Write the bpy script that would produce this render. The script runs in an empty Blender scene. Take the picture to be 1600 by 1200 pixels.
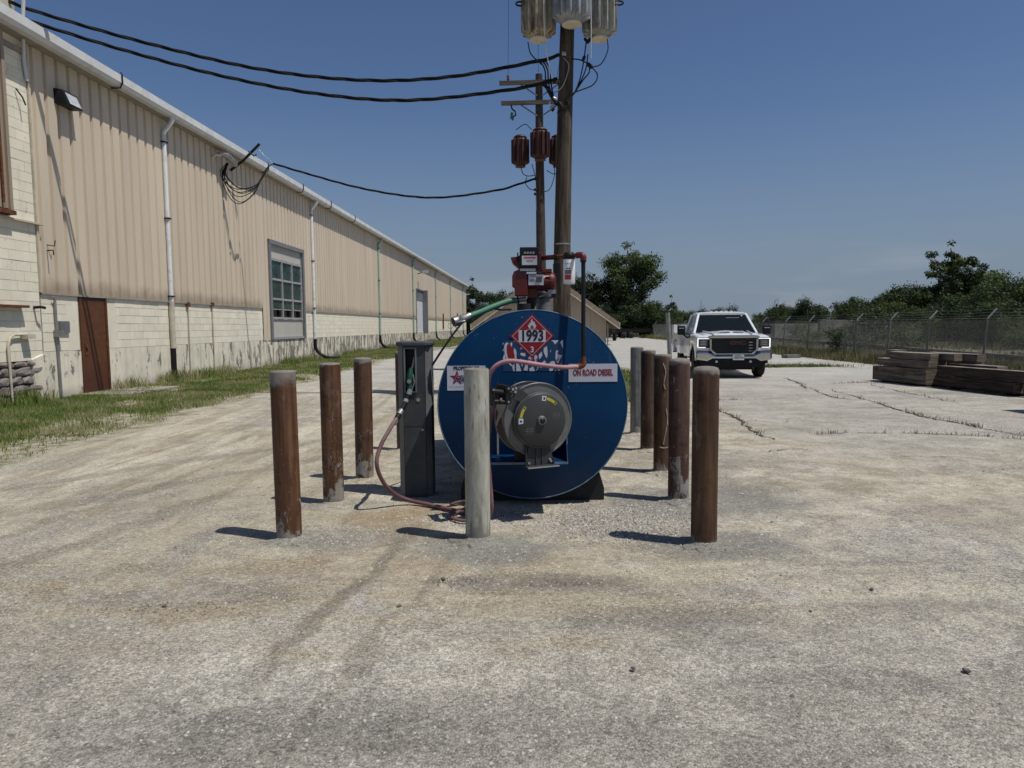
import bpy, bmesh, math, random
import numpy as np
from mathutils import Vector, Matrix, Euler

random.seed(7)
RNG = np.random.default_rng(11)
S = bpy.context.scene
COL = S.collection
R = math.radians

# ------------------------------------------------------------ camera
cam_d = bpy.data.cameras.new('camera')
cam_d.sensor_width = 36.0
cam_d.lens = 36.0 * 1109 / 1600
cam_d.clip_start = 0.05
cam_d.clip_end = 4000
cam = bpy.data.objects.new('camera', cam_d)
COL.objects.link(cam)
P_, R_ = R(4.64), R(0.5)
fwd = Vector((0, math.cos(P_), -math.sin(P_)))
up0 = Vector((0, math.sin(P_), math.cos(P_)))
rt = Vector((1, 0, 0)) * math.cos(R_) - up0 * math.sin(R_)
up = up0 * math.cos(R_) + Vector((1, 0, 0)) * math.sin(R_)
m = Matrix((rt, up, -fwd)).transposed().to_4x4()
m.translation = Vector((0, 0, 1.5))
cam.matrix_world = m
S.camera = cam

# ------------------------------------------------------------ light
SUN_EL, SUN_AZ = R(64), math.atan2(0.91, -0.41)      # azimuth clockwise from +Y
sun_dir = Vector((math.cos(SUN_EL) * math.sin(SUN_AZ), math.cos(SUN_EL) * math.cos(SUN_AZ), math.sin(SUN_EL)))
sd = bpy.data.lights.new('sun', 'SUN')
sd.energy = 3.8
sd.angle = R(0.53)
sd.color = (1.0, 0.955, 0.88)
sun = bpy.data.objects.new('sun', sd)
sun.rotation_euler = sun_dir.to_track_quat('Z', 'Y').to_euler()
sun.location = (20, -10, 40)
COL.objects.link(sun)

W = bpy.data.worlds.new('World')
S.world = W
W.use_nodes = True
wn, wl = W.node_tree.nodes, W.node_tree.links
wn.clear()
wo = wn.new('ShaderNodeOutputWorld')
bg = wn.new('ShaderNodeBackground')
bg.inputs['Strength'].default_value = 0.062
sky = wn.new('ShaderNodeTexSky')
sky.sky_type = 'NISHITA'
sky.sun_disc = False
sky.sun_elevation = SUN_EL
sky.sun_rotation = SUN_AZ
sky.air_density = 1.0
sky.dust_density = 0.7
sky.ozone_density = 1.6
sky.altitude = 200
# thin streaks of cirrus low over the horizon
tc = wn.new('ShaderNodeTexCoord')
sep = wn.new('ShaderNodeSeparateXYZ'); wl.new(tc.outputs['Generated'], sep.inputs[0])
mp = wn.new('ShaderNodeMapping'); mp.inputs['Scale'].default_value = (2.2, 2.2, 13)
wl.new(tc.outputs['Generated'], mp.inputs[0])
cn = wn.new('ShaderNodeTexNoise'); cn.inputs['Scale'].default_value = 1.7; cn.inputs['Detail'].default_value = 5
wl.new(mp.outputs[0], cn.inputs['Vector'])
cr = wn.new('ShaderNodeMapRange'); cr.interpolation_type = 'SMOOTHSTEP'
cr.inputs['From Min'].default_value = 0.5; cr.inputs['From Max'].default_value = 0.78
wl.new(cn.outputs['Fac'], cr.inputs['Value'])
el = wn.new('ShaderNodeMapRange'); el.interpolation_type = 'SMOOTHSTEP'
el.inputs['From Min'].default_value = 0.16; el.inputs['From Max'].default_value = 0.07
wl.new(sep.outputs['Z'], el.inputs['Value'])
mu = wn.new('ShaderNodeMath'); mu.operation = 'MULTIPLY'
wl.new(cr.outputs[0], mu.inputs[0]); wl.new(el.outputs[0], mu.inputs[1])
mu2 = wn.new('ShaderNodeMath'); mu2.operation = 'MULTIPLY'; mu2.inputs[1].default_value = 0.42
wl.new(mu.outputs[0], mu2.inputs[0])
mx = wn.new('ShaderNodeMix'); mx.data_type = 'RGBA'
wl.new(mu2.outputs[0], mx.inputs['Factor'])
hz = wn.new('ShaderNodeMapRange'); hz.interpolation_type = 'SMOOTHERSTEP'
hz.inputs['From Min'].default_value = 0.36; hz.inputs['From Max'].default_value = -0.08
hz.inputs['To Min'].default_value = 0.0; hz.inputs['To Max'].default_value = 0.97
wl.new(sep.outputs['Z'], hz.inputs['Value'])
hm = wn.new('ShaderNodeMix'); hm.data_type = 'RGBA'
wl.new(hz.outputs[0], hm.inputs['Factor']); tn = wn.new('ShaderNodeMix'); tn.data_type = 'RGBA'; tn.blend_type = 'MULTIPLY'; tn.inputs['Factor'].default_value = 1
wl.new(sky.outputs[0], tn.inputs['A']); tn.inputs['B'].default_value = (0.84, 0.96, 1.16, 1)
wl.new(tn.outputs['Result'], hm.inputs['A']); hm.inputs['B'].default_value = (3.2, 4.05, 5.25, 1)
wl.new(hm.outputs['Result'], mx.inputs['A']); mx.inputs['B'].default_value = (6.0, 6.5, 7.0, 1)
wl.new(mx.outputs['Result'], bg.inputs['Color'])
wl.new(bg.outputs[0], wo.inputs[0])
S.render.engine = 'CYCLES'
S.view_settings.view_transform = 'Standard'
S.view_settings.look = 'None'
S.view_settings.exposure = 0.0
S.view_settings.gamma = 1.0
S.view_settings.use_curve_mapping = False
S.cycles.max_bounces = 5
S.cycles.diffuse_bounces = 2
S.cycles.glossy_bounces = 3
S.cycles.transparent_max_bounces = 8

# ------------------------------------------------------------ node helpers
class NT:
    def __init__(s, name, rough=0.8, metal=0.0, spec=0.3):
        s.m = bpy.data.materials.new(name); s.m.use_nodes = True
        s.t = s.m.node_tree; s.n = s.t.nodes; s.l = s.t.links
        s.b = s.n['Principled BSDF']
        s.b.inputs['Roughness'].default_value = rough
        s.b.inputs['Metallic'].default_value = metal
        s.b.inputs['Specular IOR Level'].default_value = spec
        s._c = None
    def put(s, sock, v):
        if isinstance(v, bpy.types.NodeSocket): s.l.new(v, sock)
        elif isinstance(v, (tuple, list)) and sock.type == 'RGBA' and len(v) == 3: sock.default_value = (*v, 1)
        else: sock.default_value = v
    def obj(s):
        c = s.n.new('ShaderNodeTexCoord'); return c.outputs['Object']
    def pos(s):
        c = s.n.new('ShaderNodeNewGeometry'); return c.outputs['Position']
    def rnd(s):
        c = s.n.new('ShaderNodeObjectInfo'); return c.outputs['Random']
    def loc(s):
        c = s.n.new('ShaderNodeObjectInfo'); return c.outputs['Location']
    def vadd(s, a, b):
        c = s.n.new('ShaderNodeVectorMath'); c.operation = 'ADD'; s.put(c.inputs[0], a); s.put(c.inputs[1], b); return c.outputs[0]
    def map(s, v, scale=(1, 1, 1), loc=(0, 0, 0), rot=(0, 0, 0)):
        c = s.n.new('ShaderNodeMapping'); s.put(c.inputs[0], v)
        c.inputs['Scale'].default_value = scale; c.inputs['Location'].default_value = loc; c.inputs['Rotation'].default_value = rot
        return c.outputs[0]
    def noise(s, v, scale, detail=3, rough=0.55, dist=0.0):
        c = s.n.new('ShaderNodeTexNoise'); s.put(c.inputs['Vector'], v)
        c.inputs['Scale'].default_value = scale; c.inputs['Detail'].default_value = detail
        c.inputs['Roughness'].default_value = rough; c.inputs['Distortion'].default_value = dist
        return c.outputs['Fac']
    def voro(s, v, scale, out='Color', feature='F1'):
        c = s.n.new('ShaderNodeTexVoronoi'); c.feature = feature; s.put(c.inputs['Vector'], v)
        c.inputs['Scale'].default_value = scale; return c.outputs[out]
    def ss(s, v, a, b, lo=0.0, hi=1.0, lin=False):
        c = s.n.new('ShaderNodeMapRange'); c.interpolation_type = 'LINEAR' if lin else 'SMOOTHSTEP'
        s.put(c.inputs['Value'], v); c.inputs['From Min'].default_value = a; c.inputs['From Max'].default_value = b
        c.inputs['To Min'].default_value = lo; c.inputs['To Max'].default_value = hi
        return c.outputs[0]
    def math(s, op, a, b=0.0):
        c = s.n.new('ShaderNodeMath'); c.operation = op; s.put(c.inputs[0], a); s.put(c.inputs[1], b); return c.outputs[0]
    def mul(s, a, b): return s.math('MULTIPLY', a, b)
    def add(s, a, b): return s.math('ADD', a, b)
    def xyz(s, v):
        c = s.n.new('ShaderNodeSeparateXYZ'); s.put(c.inputs[0], v); return c.outputs
    def mix(s, f, a, b, mode='MIX'):
        c = s.n.new('ShaderNodeMix'); c.data_type = 'RGBA'; c.blend_type = mode; c.clamp_result = False
        s.put(c.inputs['Factor'], f); s.put(c.inputs['A'], a); s.put(c.inputs['B'], b); return c.outputs['Result']
    def scalec(s, col, f):      # colour times scalar
        c = s.n.new('ShaderNodeVectorMath'); c.operation = 'SCALE'; s.put(c.inputs[0], col if not isinstance(col, tuple) else col[:3]); s.put(c.inputs['Scale'], f)
        return c.outputs[0]
    def color(s, v): s.put(s.b.inputs['Base Color'], v)
    def rough(s, v): s.put(s.b.inputs['Roughness'], v)
    def bump(s, h, strength=0.5, dist=0.01, prev=None):
        c = s.n.new('ShaderNodeBump'); s.put(c.inputs['Height'], h); c.inputs['Strength'].default_value = strength
        c.inputs['Distance'].default_value = dist
        if prev is not None: s.l.new(prev, c.inputs['Normal'])
        s.l.new(c.outputs[0], s.b.inputs['Normal']); return c.outputs[0]

def plain(name, col, rough=0.6, metal=0.0, spec=0.4, var=0.18, nscale=6.0, bump=0.0, bscale=60, dirt=None, dirtamt=0.5):
    t = NT(name, rough, metal, spec); o = t.vadd(t.obj(), t.loc())
    f = t.ss(t.noise(o, nscale, 4), 0.3, 0.7, 1 - var, 1 + var, True)
    c = t.scalec(col, f)
    if dirt:
        c = t.mix(t.mul(t.ss(t.noise(o, nscale * 1.7, 5, 0.65), 0.48, 0.68), dirtamt), c, dirt)
    t.color(c)
    t.rough(t.ss(t.noise(o, nscale * 2, 3), 0.3, 0.7, max(rough - .1, .02), min(rough + .12, 1), True))
    if bump: t.bump(t.noise(o, bscale, 3), bump, 0.01)
    return t.m

# ------------------------------------------------------------ mesh helpers
class MB:
    def __init__(s): s.v = []; s.f = []; s.sm = []; s.mi = []; s.cur = 0
    def add(s, vs, fs, smooth=False):
        o = len(s.v); s.v += [tuple(v) for v in vs]
        for f in fs: s.f.append([i + o for i in f]); s.sm.append(smooth); s.mi.append(s.cur)
        return s
    def box(s, x0, x1, y0, y1, z0, z1, rot=None, piv=None):
        vs = [(x0, y0, z0), (x1, y0, z0), (x1, y1, z0), (x0, y1, z0), (x0, y0, z1), (x1, y0, z1), (x1, y1, z1), (x0, y1, z1)]
        if rot is not None:
            c = Vector(piv) if piv else Vector(((x0 + x1) / 2, (y0 + y1) / 2, (z0 + z1) / 2))
            M = Euler(rot).to_matrix()
            vs = [M @ (Vector(v) - c) + c for v in vs]
        return s.add(vs, [(0, 3, 2, 1), (4, 5, 6, 7), (0, 1, 5, 4), (1, 2, 6, 5), (2, 3, 7, 6), (3, 0, 4, 7)])
    def tube(s, pts, r, n=8, caps=True):
        pts = [Vector(p) for p in pts]; N = len(pts)
        rs = r if isinstance(r, (list, tuple)) else [r] * N
        vs = []; prev = None
        for i, p in enumerate(pts):
            d = (pts[min(i + 1, N - 1)] - pts[max(i - 1, 0)]).normalized()
            if prev is None:
                a = Vector((0, 0, 1)) if abs(d.z) < 0.9 else Vector((1, 0, 0))
                u = d.cross(a).normalized()
            else:
                u = (prev - d * prev.dot(d)).normalized()
            prev = u; w = d.cross(u)
            for k in range(n):
                t = 2 * math.pi * k / n
                vs.append(p + (u * math.cos(t) + w * math.sin(t)) * rs[i])
        fs = []
        for i in range(N - 1):
            for k in range(n):
                a = i * n + k; b = i * n + (k + 1) % n
                fs.append((a, b, b + n, a + n))
        s.add(vs, fs, n > 4)
        if caps:
            s.add(vs[:n], [tuple(reversed(range(n)))]); s.add(vs[-n:], [tuple(range(n))])
        return s
    def cyl(s, p0, p1, r0, r1=None, n=16, caps=True):
        return s.tube([p0, p1], [r0, r0 if r1 is None else r1], n, caps)
    def lathe(s, prof, c=(0, 0, 0), n=24, axis='Z', rf=None):
        # prof: list of (r, h); rf: optional radius factor by angle
        vs = []
        for r, h in prof:
            for k in range(n):
                t = 2 * math.pi * k / n; q = r * (rf(k, h) if rf else 1)
                x, y, z = q * math.cos(t), q * math.sin(t), h
                if axis == 'Y': x, y, z = x, z, y
                if axis == 'X': x, y, z = z, x, y
                vs.append((c[0] + x, c[1] + y, c[2] + z))
        fs = []
        for i in range(len(prof) - 1):
            for k in range(n):
                a = i * n + k; b = i * n + (k + 1) % n
                fs.append((a, b, b + n, a + n) if axis != 'Y' else (a, a + n, b + n, b))
        s.add(vs, fs, rf is None)
        if prof[0][0] > 1e-4: s.add(vs[:n], [tuple(reversed(range(n)))])
        if prof[-1][0] > 1e-4: s.add(vs[-n:], [tuple(range(n))])
        return s
    def prism(s, poly, a, b, plane='XZ'):
        # poly in plane, extruded from a to b along the remaining axis
        def P(u, v, w):
            return {'XZ': (u, w, v), 'YZ': (w, u, v), 'XY': (u, v, w)}[plane]
        n = len(poly)
        vs = [P(u, v, a) for u, v in poly] + [P(u, v, b) for u, v in poly]
        fs = [tuple(range(n)), tuple(range(2 * n - 1, n - 1, -1))]
        for i in range(n): j = (i + 1) % n; fs.append((i, i + n, j + n, j))
        return s.add(vs, fs)
    def quad(s, a, b, c, d): return s.add([a, b, c, d], [(0, 1, 2, 3)])
    def mesh(s, name, mats):
        me = bpy.data.meshes.new(name); me.from_pydata(s.v, [], s.f)
        for q in (mats if isinstance(mats, (list, tuple)) else [mats]): me.materials.append(q)
        me.polygons.foreach_set('use_smooth', s.sm); me.polygons.foreach_set('material_index', s.mi)
        bm = bmesh.new(); bm.from_mesh(me); bmesh.ops.recalc_face_normals(bm, faces=bm.faces); bm.to_mesh(me); bm.free()
        me.update(); return me
    def build(s, name, mats, parent=None, loc=(0, 0, 0), rot=(0, 0, 0), bevel=0.0, **k):
        o = bpy.data.objects.new(name, s.mesh(name, mats)); COL.objects.link(o)
        o.location = loc; o.rotation_euler = rot
        if parent: o.parent = parent
        if bevel:
            b = o.modifiers.new('bevel', 'BEVEL'); b.width = bevel; b.segments = 2; b.limit_method = 'ANGLE'; b.angle_limit = R(35)
        for a, b in k.items(): o[a] = b
        return o

def inst(name, me, parent=None, loc=(0, 0, 0), rot=(0, 0, 0), sc=(1, 1, 1), **k):
    o = bpy.data.objects.new(name, me); COL.objects.link(o)
    o.location = loc; o.rotation_euler = rot; o.scale = sc
    if parent: o.parent = parent
    for a, b in k.items(): o[a] = b
    return o

def empty(name, label, category, loc=(0, 0, 0), rz=0.0, group=None):
    o = bpy.data.objects.new(name, None); COL.objects.link(o); o.empty_display_size = .2
    o.location = loc; o.rotation_euler = (0, 0, rz)
    o['label'] = label; o['category'] = category
    if group: o['group'] = group
    return o

def copy_tree(o, parent=None):
    c = o.copy(); COL.objects.link(c)
    if parent: c.parent = parent
    for ch in list(o.children):
        copy_tree(ch, c)
    return c

def mass(name, V, F, mat, smooth=False, attr=None, **k):
    """V (n,3), F (m,k) arrays -> one mesh"""
    me = bpy.data.meshes.new(name)
    n, mf, kk = len(V), len(F), F.shape[1]
    me.vertices.add(n); me.vertices.foreach_set('co', V.astype(np.float32).ravel())
    me.loops.add(mf * kk); me.loops.foreach_set('vertex_index', F.astype(np.int32).ravel())
    me.polygons.add(mf)
    me.polygons.foreach_set('loop_start', np.arange(0, mf * kk, kk, dtype=np.int32))
    me.polygons.foreach_set('loop_total', np.full(mf, kk, dtype=np.int32))
    me.update(calc_edges=True)
    me.materials.append(mat)
    if attr is not None:
        a = me.attributes.new('tint', 'FLOAT', 'FACE'); a.data.foreach_set('value', attr.astype(np.float32))
    me.validate(verbose=False)
    if k.pop('meshonly', False): return me
    o = bpy.data.objects.new(name, me); COL.objects.link(o)
    par = k.pop('parent', None)
    if par: o.parent = par
    for a, b in k.items(): o[a] = b
    return o

def catmull(pts, n=8):
    P = [Vector(p) for p in pts]; P = [2 * P[0] - P[1]] + P + [2 * P[-1] - P[-2]]; out = []
    for i in range(1, len(P) - 2):
        for j in range(n):
            t = j / n; a, b, c, d = P[i - 1:i + 3]
            out.append(0.5 * ((2 * b) + (c - a) * t + (2 * a - 5 * b + 4 * c - d) * t * t + (3 * b - a - 3 * c + d) * t ** 3))
    out.append(P[-2]); return out

def text(s, size, mat, parent, loc, rot=(math.pi / 2, 0, 0), name='lettering', bold=0.0, ext=0.0008, shear=0.0, sx=1.0, align='CENTER'):
    cu = bpy.data.curves.new(name, 'FONT'); cu.body = s; cu.size = size; cu.align_x = align; cu.align_y = 'CENTER'
    cu.offset = bold; cu.extrude = ext; cu.shear = shear; cu.resolution_u = 3
    tmp = bpy.data.objects.new('tmp', cu); COL.objects.link(tmp)
    dg = bpy.context.evaluated_depsgraph_get(); me = bpy.data.meshes.new_from_object(tmp.evaluated_get(dg))
    bpy.data.objects.remove(tmp); bpy.data.curves.remove(cu)
    me.materials.clear(); me.materials.append(mat)
    o = bpy.data.objects.new(name, me); COL.objects.link(o)
    if parent: o.parent = parent
    o.location = loc; o.rotation_euler = rot; o.scale = (sx, 1, 1)
    return o

# ------------------------------------------------------------ materials
def ground_mat():
    t = NT('limestone_gravel', 0.95, 0, 0.15)
    p = t.pos(); X, Y, Z = t.xyz(p)
    def ell(cx, cy, rx, ry, amt=1.0, soft=0.55, ns=3.0):
        c = t.map(p, (1 / rx, 1 / ry, 0), (-cx / rx, -cy / ry, 0))
        vm = t.n.new('ShaderNodeVectorMath'); vm.operation = 'LENGTH'; t.put(vm.inputs[0], c)
        d = t.add(vm.outputs['Value'], t.ss(nbig, 0.3, 0.7, -0.45, 0.45, True))
        return t.mul(t.ss(d, 1.0 + soft * .5, 1.0 - soft, 0, 1), amt)
    n0 = t.noise(p, 0.35, 5, 0.6, 0.4)
    nbig = t.noise(p, 1.3, 5, 0.6, 0.3)
    nmed = t.noise(p, 4.2, 5, 0.65, 0.5)
    nstreak = t.noise(t.map(p, (0.9, 1.7, 1), rot=(0, 0, R(-20))), 1.5, 6, 0.68, .6)
    nfine = t.noise(p, 38, 4, 0.7)
    vc = t.voro(p, 95); vcx = t.xyz(vc)[0]
    vc2 = t.xyz(t.voro(p, 210))[1]
    vc3 = t.xyz(t.voro(p, 33))[0]
    # the two families: open aggregate (grey) and packed fines (buff)
    near = t.ss(t.add(Y, t.ss(nbig, .3, .7, -1.0, 1.0, True)), 3.3, 4.6, 0, 1)
    dust = t.ss(t.add(t.mul(n0, .6), t.mul(nmed, .4)), 0.38, 0.54, 0, 1)
    dust = t.mul(dust, t.ss(near, 0, 1, 0.22, 1.0, True))
    right = t.mul(t.ss(t.add(X, t.ss(nbig, .3, .7, -.8, .8, True)), 2.6, 4.2), t.ss(Y, 6.0, 9.5))
    far = t.ss(Y, 12, 24)
    lX = t.ss(t.add(X, t.ss(nbig, .3, .7, -.5, .5, True)), -.4, -2.2)
    nsy = t.noise(t.map(p, (2.6, .32, 1), rot=(0, 0, R(6))), 1.3, 6, .66, .5)
    nsx = t.noise(t.map(p, (.36, 2.3, 1), (3, 1, 0), rot=(0, 0, R(-6))), 1.3, 6, .66, .5)
    iso = t.add(t.mul(nbig, .45), t.add(t.mul(nmed, .35), t.mul(n0, .2)))
    swp = t.xyz(t.mix(lX, t.mix(t.ss(Y, 4.2, 5.4), t.mix(.5, nsx, iso), iso), t.mix(.35, nsy, iso)))[0]
    grey = t.mix(t.ss(nmed, .35, .65), (0.315, 0.292, 0.25), (0.415, 0.388, 0.335))
    buff = t.mix(t.ss(swp, .40, .60), (0.335, 0.285, 0.205), (0.54, 0.495, 0.39))
    col = t.mix(dust, grey, buff)
    slab = t.mix(t.ss(t.add(t.mul(nbig, .5), t.mul(nmed, .5)), .38, .6), (0.345, 0.32, 0.275), (0.455, 0.43, 0.375))
    col = t.mix(t.mul(right, .85), col, slab)
    col = t.mix(far, col, t.mix(nmed, (0.40, .385, .345), (0.50, .485, .445)))
    # brown tint of spilt fuel and mud round the tank
    brown = t.mix(0.5, (0.25, 0.19, 0.12), (0.30, 0.24, 0.16))
    bm_ = ell(-0.35, 4.55, 1.5, 0.75, 0.5)
    col = t.mix(t.mul(bm_, t.ss(nstreak, .35, .6)), col, brown)
    col = t.mix(t.mul(ell(-.6, 3.95, 2.4, .75, .75), t.ss(nsx, .40, .58)), col, (0.34, 0.275, 0.18))
    col = t.mix(t.mul(ell(1.2, 4.0, 2.2, .55, .5), t.ss(nsx, .45, .6)), col, (0.52, 0.475, 0.36))
    col = t.mix(t.mul(ell(-2.6, 5.2, 1.6, 2.6, .5), t.ss(nsy, .44, .60)), col, (0.33, 0.28, 0.195))
    col = t.mix(ell(-0.75, 5.6, 0.55, 0.35, 0.45), col, (0.30, 0.2, 0.10))
    col = t.mix(ell(0.55, 5.3, 0.55, .45, .45), col, (0.22, 0.185, 0.15))
    col = t.mix(ell(0.2, 4.1, 0.65, .13, .45), col, (0.16, 0.145, 0.12))
    # grey green damp-looking mortar about the posts
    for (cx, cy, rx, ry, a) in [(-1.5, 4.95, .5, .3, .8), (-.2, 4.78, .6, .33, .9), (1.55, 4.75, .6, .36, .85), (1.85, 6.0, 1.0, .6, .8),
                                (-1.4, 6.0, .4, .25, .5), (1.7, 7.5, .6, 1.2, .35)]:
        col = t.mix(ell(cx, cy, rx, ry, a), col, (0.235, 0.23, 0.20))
    # darker patches seen in the foreground
    for (cx, cy, rx, ry, a) in [(0.8, 3.55, .6, .16, .4), (-.9, 2.55, .7, .25, .35), (2.3, 3.7, .55, .14, .45), (-2.0, 3.9, .7, .2, .28), (1.3, 2.9, .5, .12, .4),
                                (6.0, 7.2, 2.2, .5, .25), (3.9, 5.6, 1.4, .5, .2), (-0.2, 2.6, .8, .25, .3), (9.3, 15.2, 2.0, .6, .3)]:
        col = t.mix(ell(cx, cy, rx, ry, a), col, (0.17, 0.16, 0.145))
    # tyre tracks
    def track(x0, y0, x1, y1, w, amt):
        dx, dy = x1 - x0, y1 - y0; L = math.hypot(dx, dy); nx, ny = -dy / L, dx / L
        d = t.add(t.add(t.mul(X, nx), t.mul(Y, ny)), -(x0 * nx + y0 * ny))
        d = t.math('ABSOLUTE', t.add(d, t.ss(nbig, .3, .7, -.1, .1, True)))
        along = t.add(t.add(t.mul(X, dx / L), t.mul(Y, dy / L)), -(x0 * dx / L + y0 * dy / L))
        m1 = t.mul(t.ss(along, -.4, .4), t.ss(along, L + .4, L - .6))
        return t.mul(t.mul(t.ss(d, w, w * .3), m1), t.mul(t.ss(nmed, .25, .45), min(amt * 1.9, .8)))
    for q in [(-1.1, 2.9, -0.75, 5.2, .09, .35), (-.85, 2.4, -.35, 4.9, .06, .25), (-3.6, 3.2, -2.6, 6.5, .16, .25), (-4.2, 2.9, -3.4, 7, .1, .2), (-6.5, 5.0, -2.4, 9.5, .2, .22), (-5.5, 4.2, -1.9, 8.5, .2, .22)]:
        col = t.mix(track(*q), col, (0.175, 0.155, 0.12))
    # pale chalky splashes
    col = t.mix(t.mul(t.ss(t.noise(p, .8, 6, .7, .8), .6, .72), .5), col, (0.50, .485, .455))
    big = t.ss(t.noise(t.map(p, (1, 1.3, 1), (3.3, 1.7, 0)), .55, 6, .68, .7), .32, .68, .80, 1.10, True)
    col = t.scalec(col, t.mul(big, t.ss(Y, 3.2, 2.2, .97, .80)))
    # worn earth verge along the warehouse
    ve = t.add(t.add(t.ss(Y, 33, 58, -5.72, -4.05, True), t.ss(Y, 58, 112, 0, .9, True)), t.add(t.ss(nbig, .3, .7, -.5, .5, True), t.ss(nmed, .3, .7, -.25, .25, True)))
    vm_ = t.mul(t.ss(t.add(ve, t.mul(X, -1)), -.12, .18), t.ss(Y, -3, 3))
    soil = t.mix(t.ss(nmed, .35, .62), (0.15, 0.14, 0.075), (0.38, 0.35, 0.27))
    col = t.mix(vm_, col, soil)
    # aggregate speckle
    agg = t.mix(dust, t.ss(vcx, 0, 1, .60, 1.40, True), t.ss(vcx, 0, 1, .86, 1.13, True))
    agg2 = t.ss(vc2, 0, 1, .72, 1.28, True)
    agg3 = t.ss(vc3, 0, 1, .88, 1.12, True)
    fin = t.ss(nfine, .25, .75, .85, 1.15, True)
    k = t.mul(t.mul(t.xyz(agg)[0], agg2), t.mul(agg3, fin))
    # small dark crumbs
    crumb = t.mul(t.ss(t.noise(p, 24, 2, .5), .69, .74), t.ss(nbig, .48, .6))
    col = t.scalec(col, k)
    col = t.mix(t.mul(crumb, .7), col, (0.12, 0.11, 0.10))
    t.color(col)
    d1 = t.voro(p, 95, 'Distance')
    h = t.add(t.mul(d1, -0.5), t.add(t.mul(nfine, .6), t.mul(t.noise(p, 9, 4, .6), 1.2)))
    t.bump(h, 0.85, 0.012)
    return t.m

def soil_mat():
    t = NT('verge_soil', 0.95, 0, .1); p = t.pos()
    n = t.noise(p, 1.2, 5, .65)
    c = t.mix(t.ss(n, .35, .65), (0.15, 0.14, 0.075), (0.36, 0.33, 0.25))
    c = t.scalec(c, t.ss(t.noise(p, 25, 3), .3, .7, .7, 1.3, True)); t.color(c)
    t.bump(t.noise(p, 30, 4), .8, .02); return t.m

def grass_mat(name='grass_blades', a=(0.085, 0.135, 0.025), b=(0.17, 0.215, 0.05), dry=(0.34, 0.31, 0.16), dryamt=.36):
    t = NT(name, 0.7, 0, .2); at_ = t.n.new('ShaderNodeAttribute'); at_.attribute_name = 'tint'
    f = at_.outputs['Fac']; p = t.pos()
    c = t.mix(f, a, b)
    c = t.mix(t.mul(t.ss(t.add(t.noise(p, .9, 4), t.mul(f, .12)), .50, .66), dryamt * 2), c, dry); t.color(c)
    return t.m

def leaf_mat(name, a, b, tr=0.25):
    t = NT(name, 0.6, 0, .25); at_ = t.n.new('ShaderNodeAttribute'); at_.attribute_name = 'tint'
    c = t.mix(at_.outputs['Fac'], a, b)
    r = t.ss(t.rnd(), 0, 1, .8, 1.2, True)
    c = t.scalec(c, r); t.color(c)
    td = t.n.new('ShaderNodeBsdfTranslucent'); t.put(td.inputs['Color'], t.scalec(c, 1.3))
    ms = t.n.new('ShaderNodeMixShader'); ms.inputs[0].default_value = tr
    t.l.new(t.b.outputs[0], ms.inputs[1]); t.l.new(td.outputs[0], ms.inputs[2])
    t.l.new(ms.outputs[0], t.n['Material Output'].inputs[0]); return t.m

def rust_post_mat(name, base, hi, splash, seed, pale=0.0, spots=0.5):
    t = NT(name, 0.62, 0, .35); o = t.map(t.obj(), (1, 1, 1), (seed * 3.1, seed, 0)); z = t.xyz(t.obj())[2]
    st = t.noise(t.map(o, (14, 14, .9)), 1.5, 5, .6)
    bl = t.noise(o, 6, 5, .65, .6)
    hi = tuple(h * k for h, k in zip(hi, (.78, .86, .95)))
    c = t.mix(t.ss(st, .35, .68), base, hi)
    c = t.mix(t.mul(t.ss(bl, .52, .66), .45), c, tuple(x * .35 for x in base))
    c = t.mix(t.mul(t.ss(t.noise(t.map(o, (9, 9, 2.2)), 1.5, 6, .7), .6, .66), pale), c, (0.36, 0.34, 0.30))
    g = t.mix(bl, (0.20, .185, .165), (0.36, .34, .31))
    e = t.ss(t.add(z, t.ss(t.noise(t.map(o, (4, 4, 2.6)), 1.9, 8, .72, .4), .3, .7, -splash * 2.0, splash * 2.0, True)), splash + .02, splash - .14)
    c = t.mix(t.mul(e, .9), c, g)
    c = t.mix(t.mul(t.ss(t.noise(o, 11, 6, .75), .60, .70), .55), c, tuple(x * .4 for x in base))
    c = t.mix(t.mul(t.ss(t.noise(t.map(o, (1, 1, 1), (4, 2, 1)), 2.2, 5, .7), .58, .68), .30), c, (.20, .175, .15))
    top = t.ss(t.add(z, t.mul(bl, .16)), (1.17 if seed == 1 else 1.245), (1.24 if seed == 1 else 1.275))
    c = t.mix(t.mul(top, .7), c, g)
    sp = t.mul(t.ss(t.voro(o, 34, 'Distance'), .13, .06), spots)
    c = t.mix(t.mul(sp, t.ss(t.noise(o, 3, 2), .45, .55)), c, (0.5, .48, .43))
    t.color(c); t.bump(t.add(t.add(bl, t.mul(e, .5)), t.mul(t.noise(o, 2.5, 2), 2.5)), .7, .008)
    t.rough(t.ss(bl, .3, .7, .5, .8, True))
    return t.m

def pale_post_mat():
    t = NT('weathered_cream_paint', 0.6, 0, .3); o = t.obj(); z = t.xyz(o)[2]
    n = t.noise(t.map(o, (7, 7, 2)), 1.6, 6, .7, .5)
    c = t.mix(t.ss(n, .3, .7), (0.25, .245, .20), (0.44, .435, .37))
    c = t.mix(t.mul(t.ss(t.noise(t.map(o, (22, 22, 2.4)), 1.4, 5, .7), .57, .62), .85), c, (0.15, .145, .12))
    c = t.mix(t.mul(t.ss(t.noise(o, 4.5, 6, .7), .52, .66), .45), c, (0.20, .19, .155))
    e = t.ss(t.add(z, t.ss(n, .3, .7, -.2, .2, True)), .24, .05)
    c = t.mix(t.mul(e, .7), c, (0.17, .16, .13)); t.color(c)
    t.bump(n, .6, .006); return t.m

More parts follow.
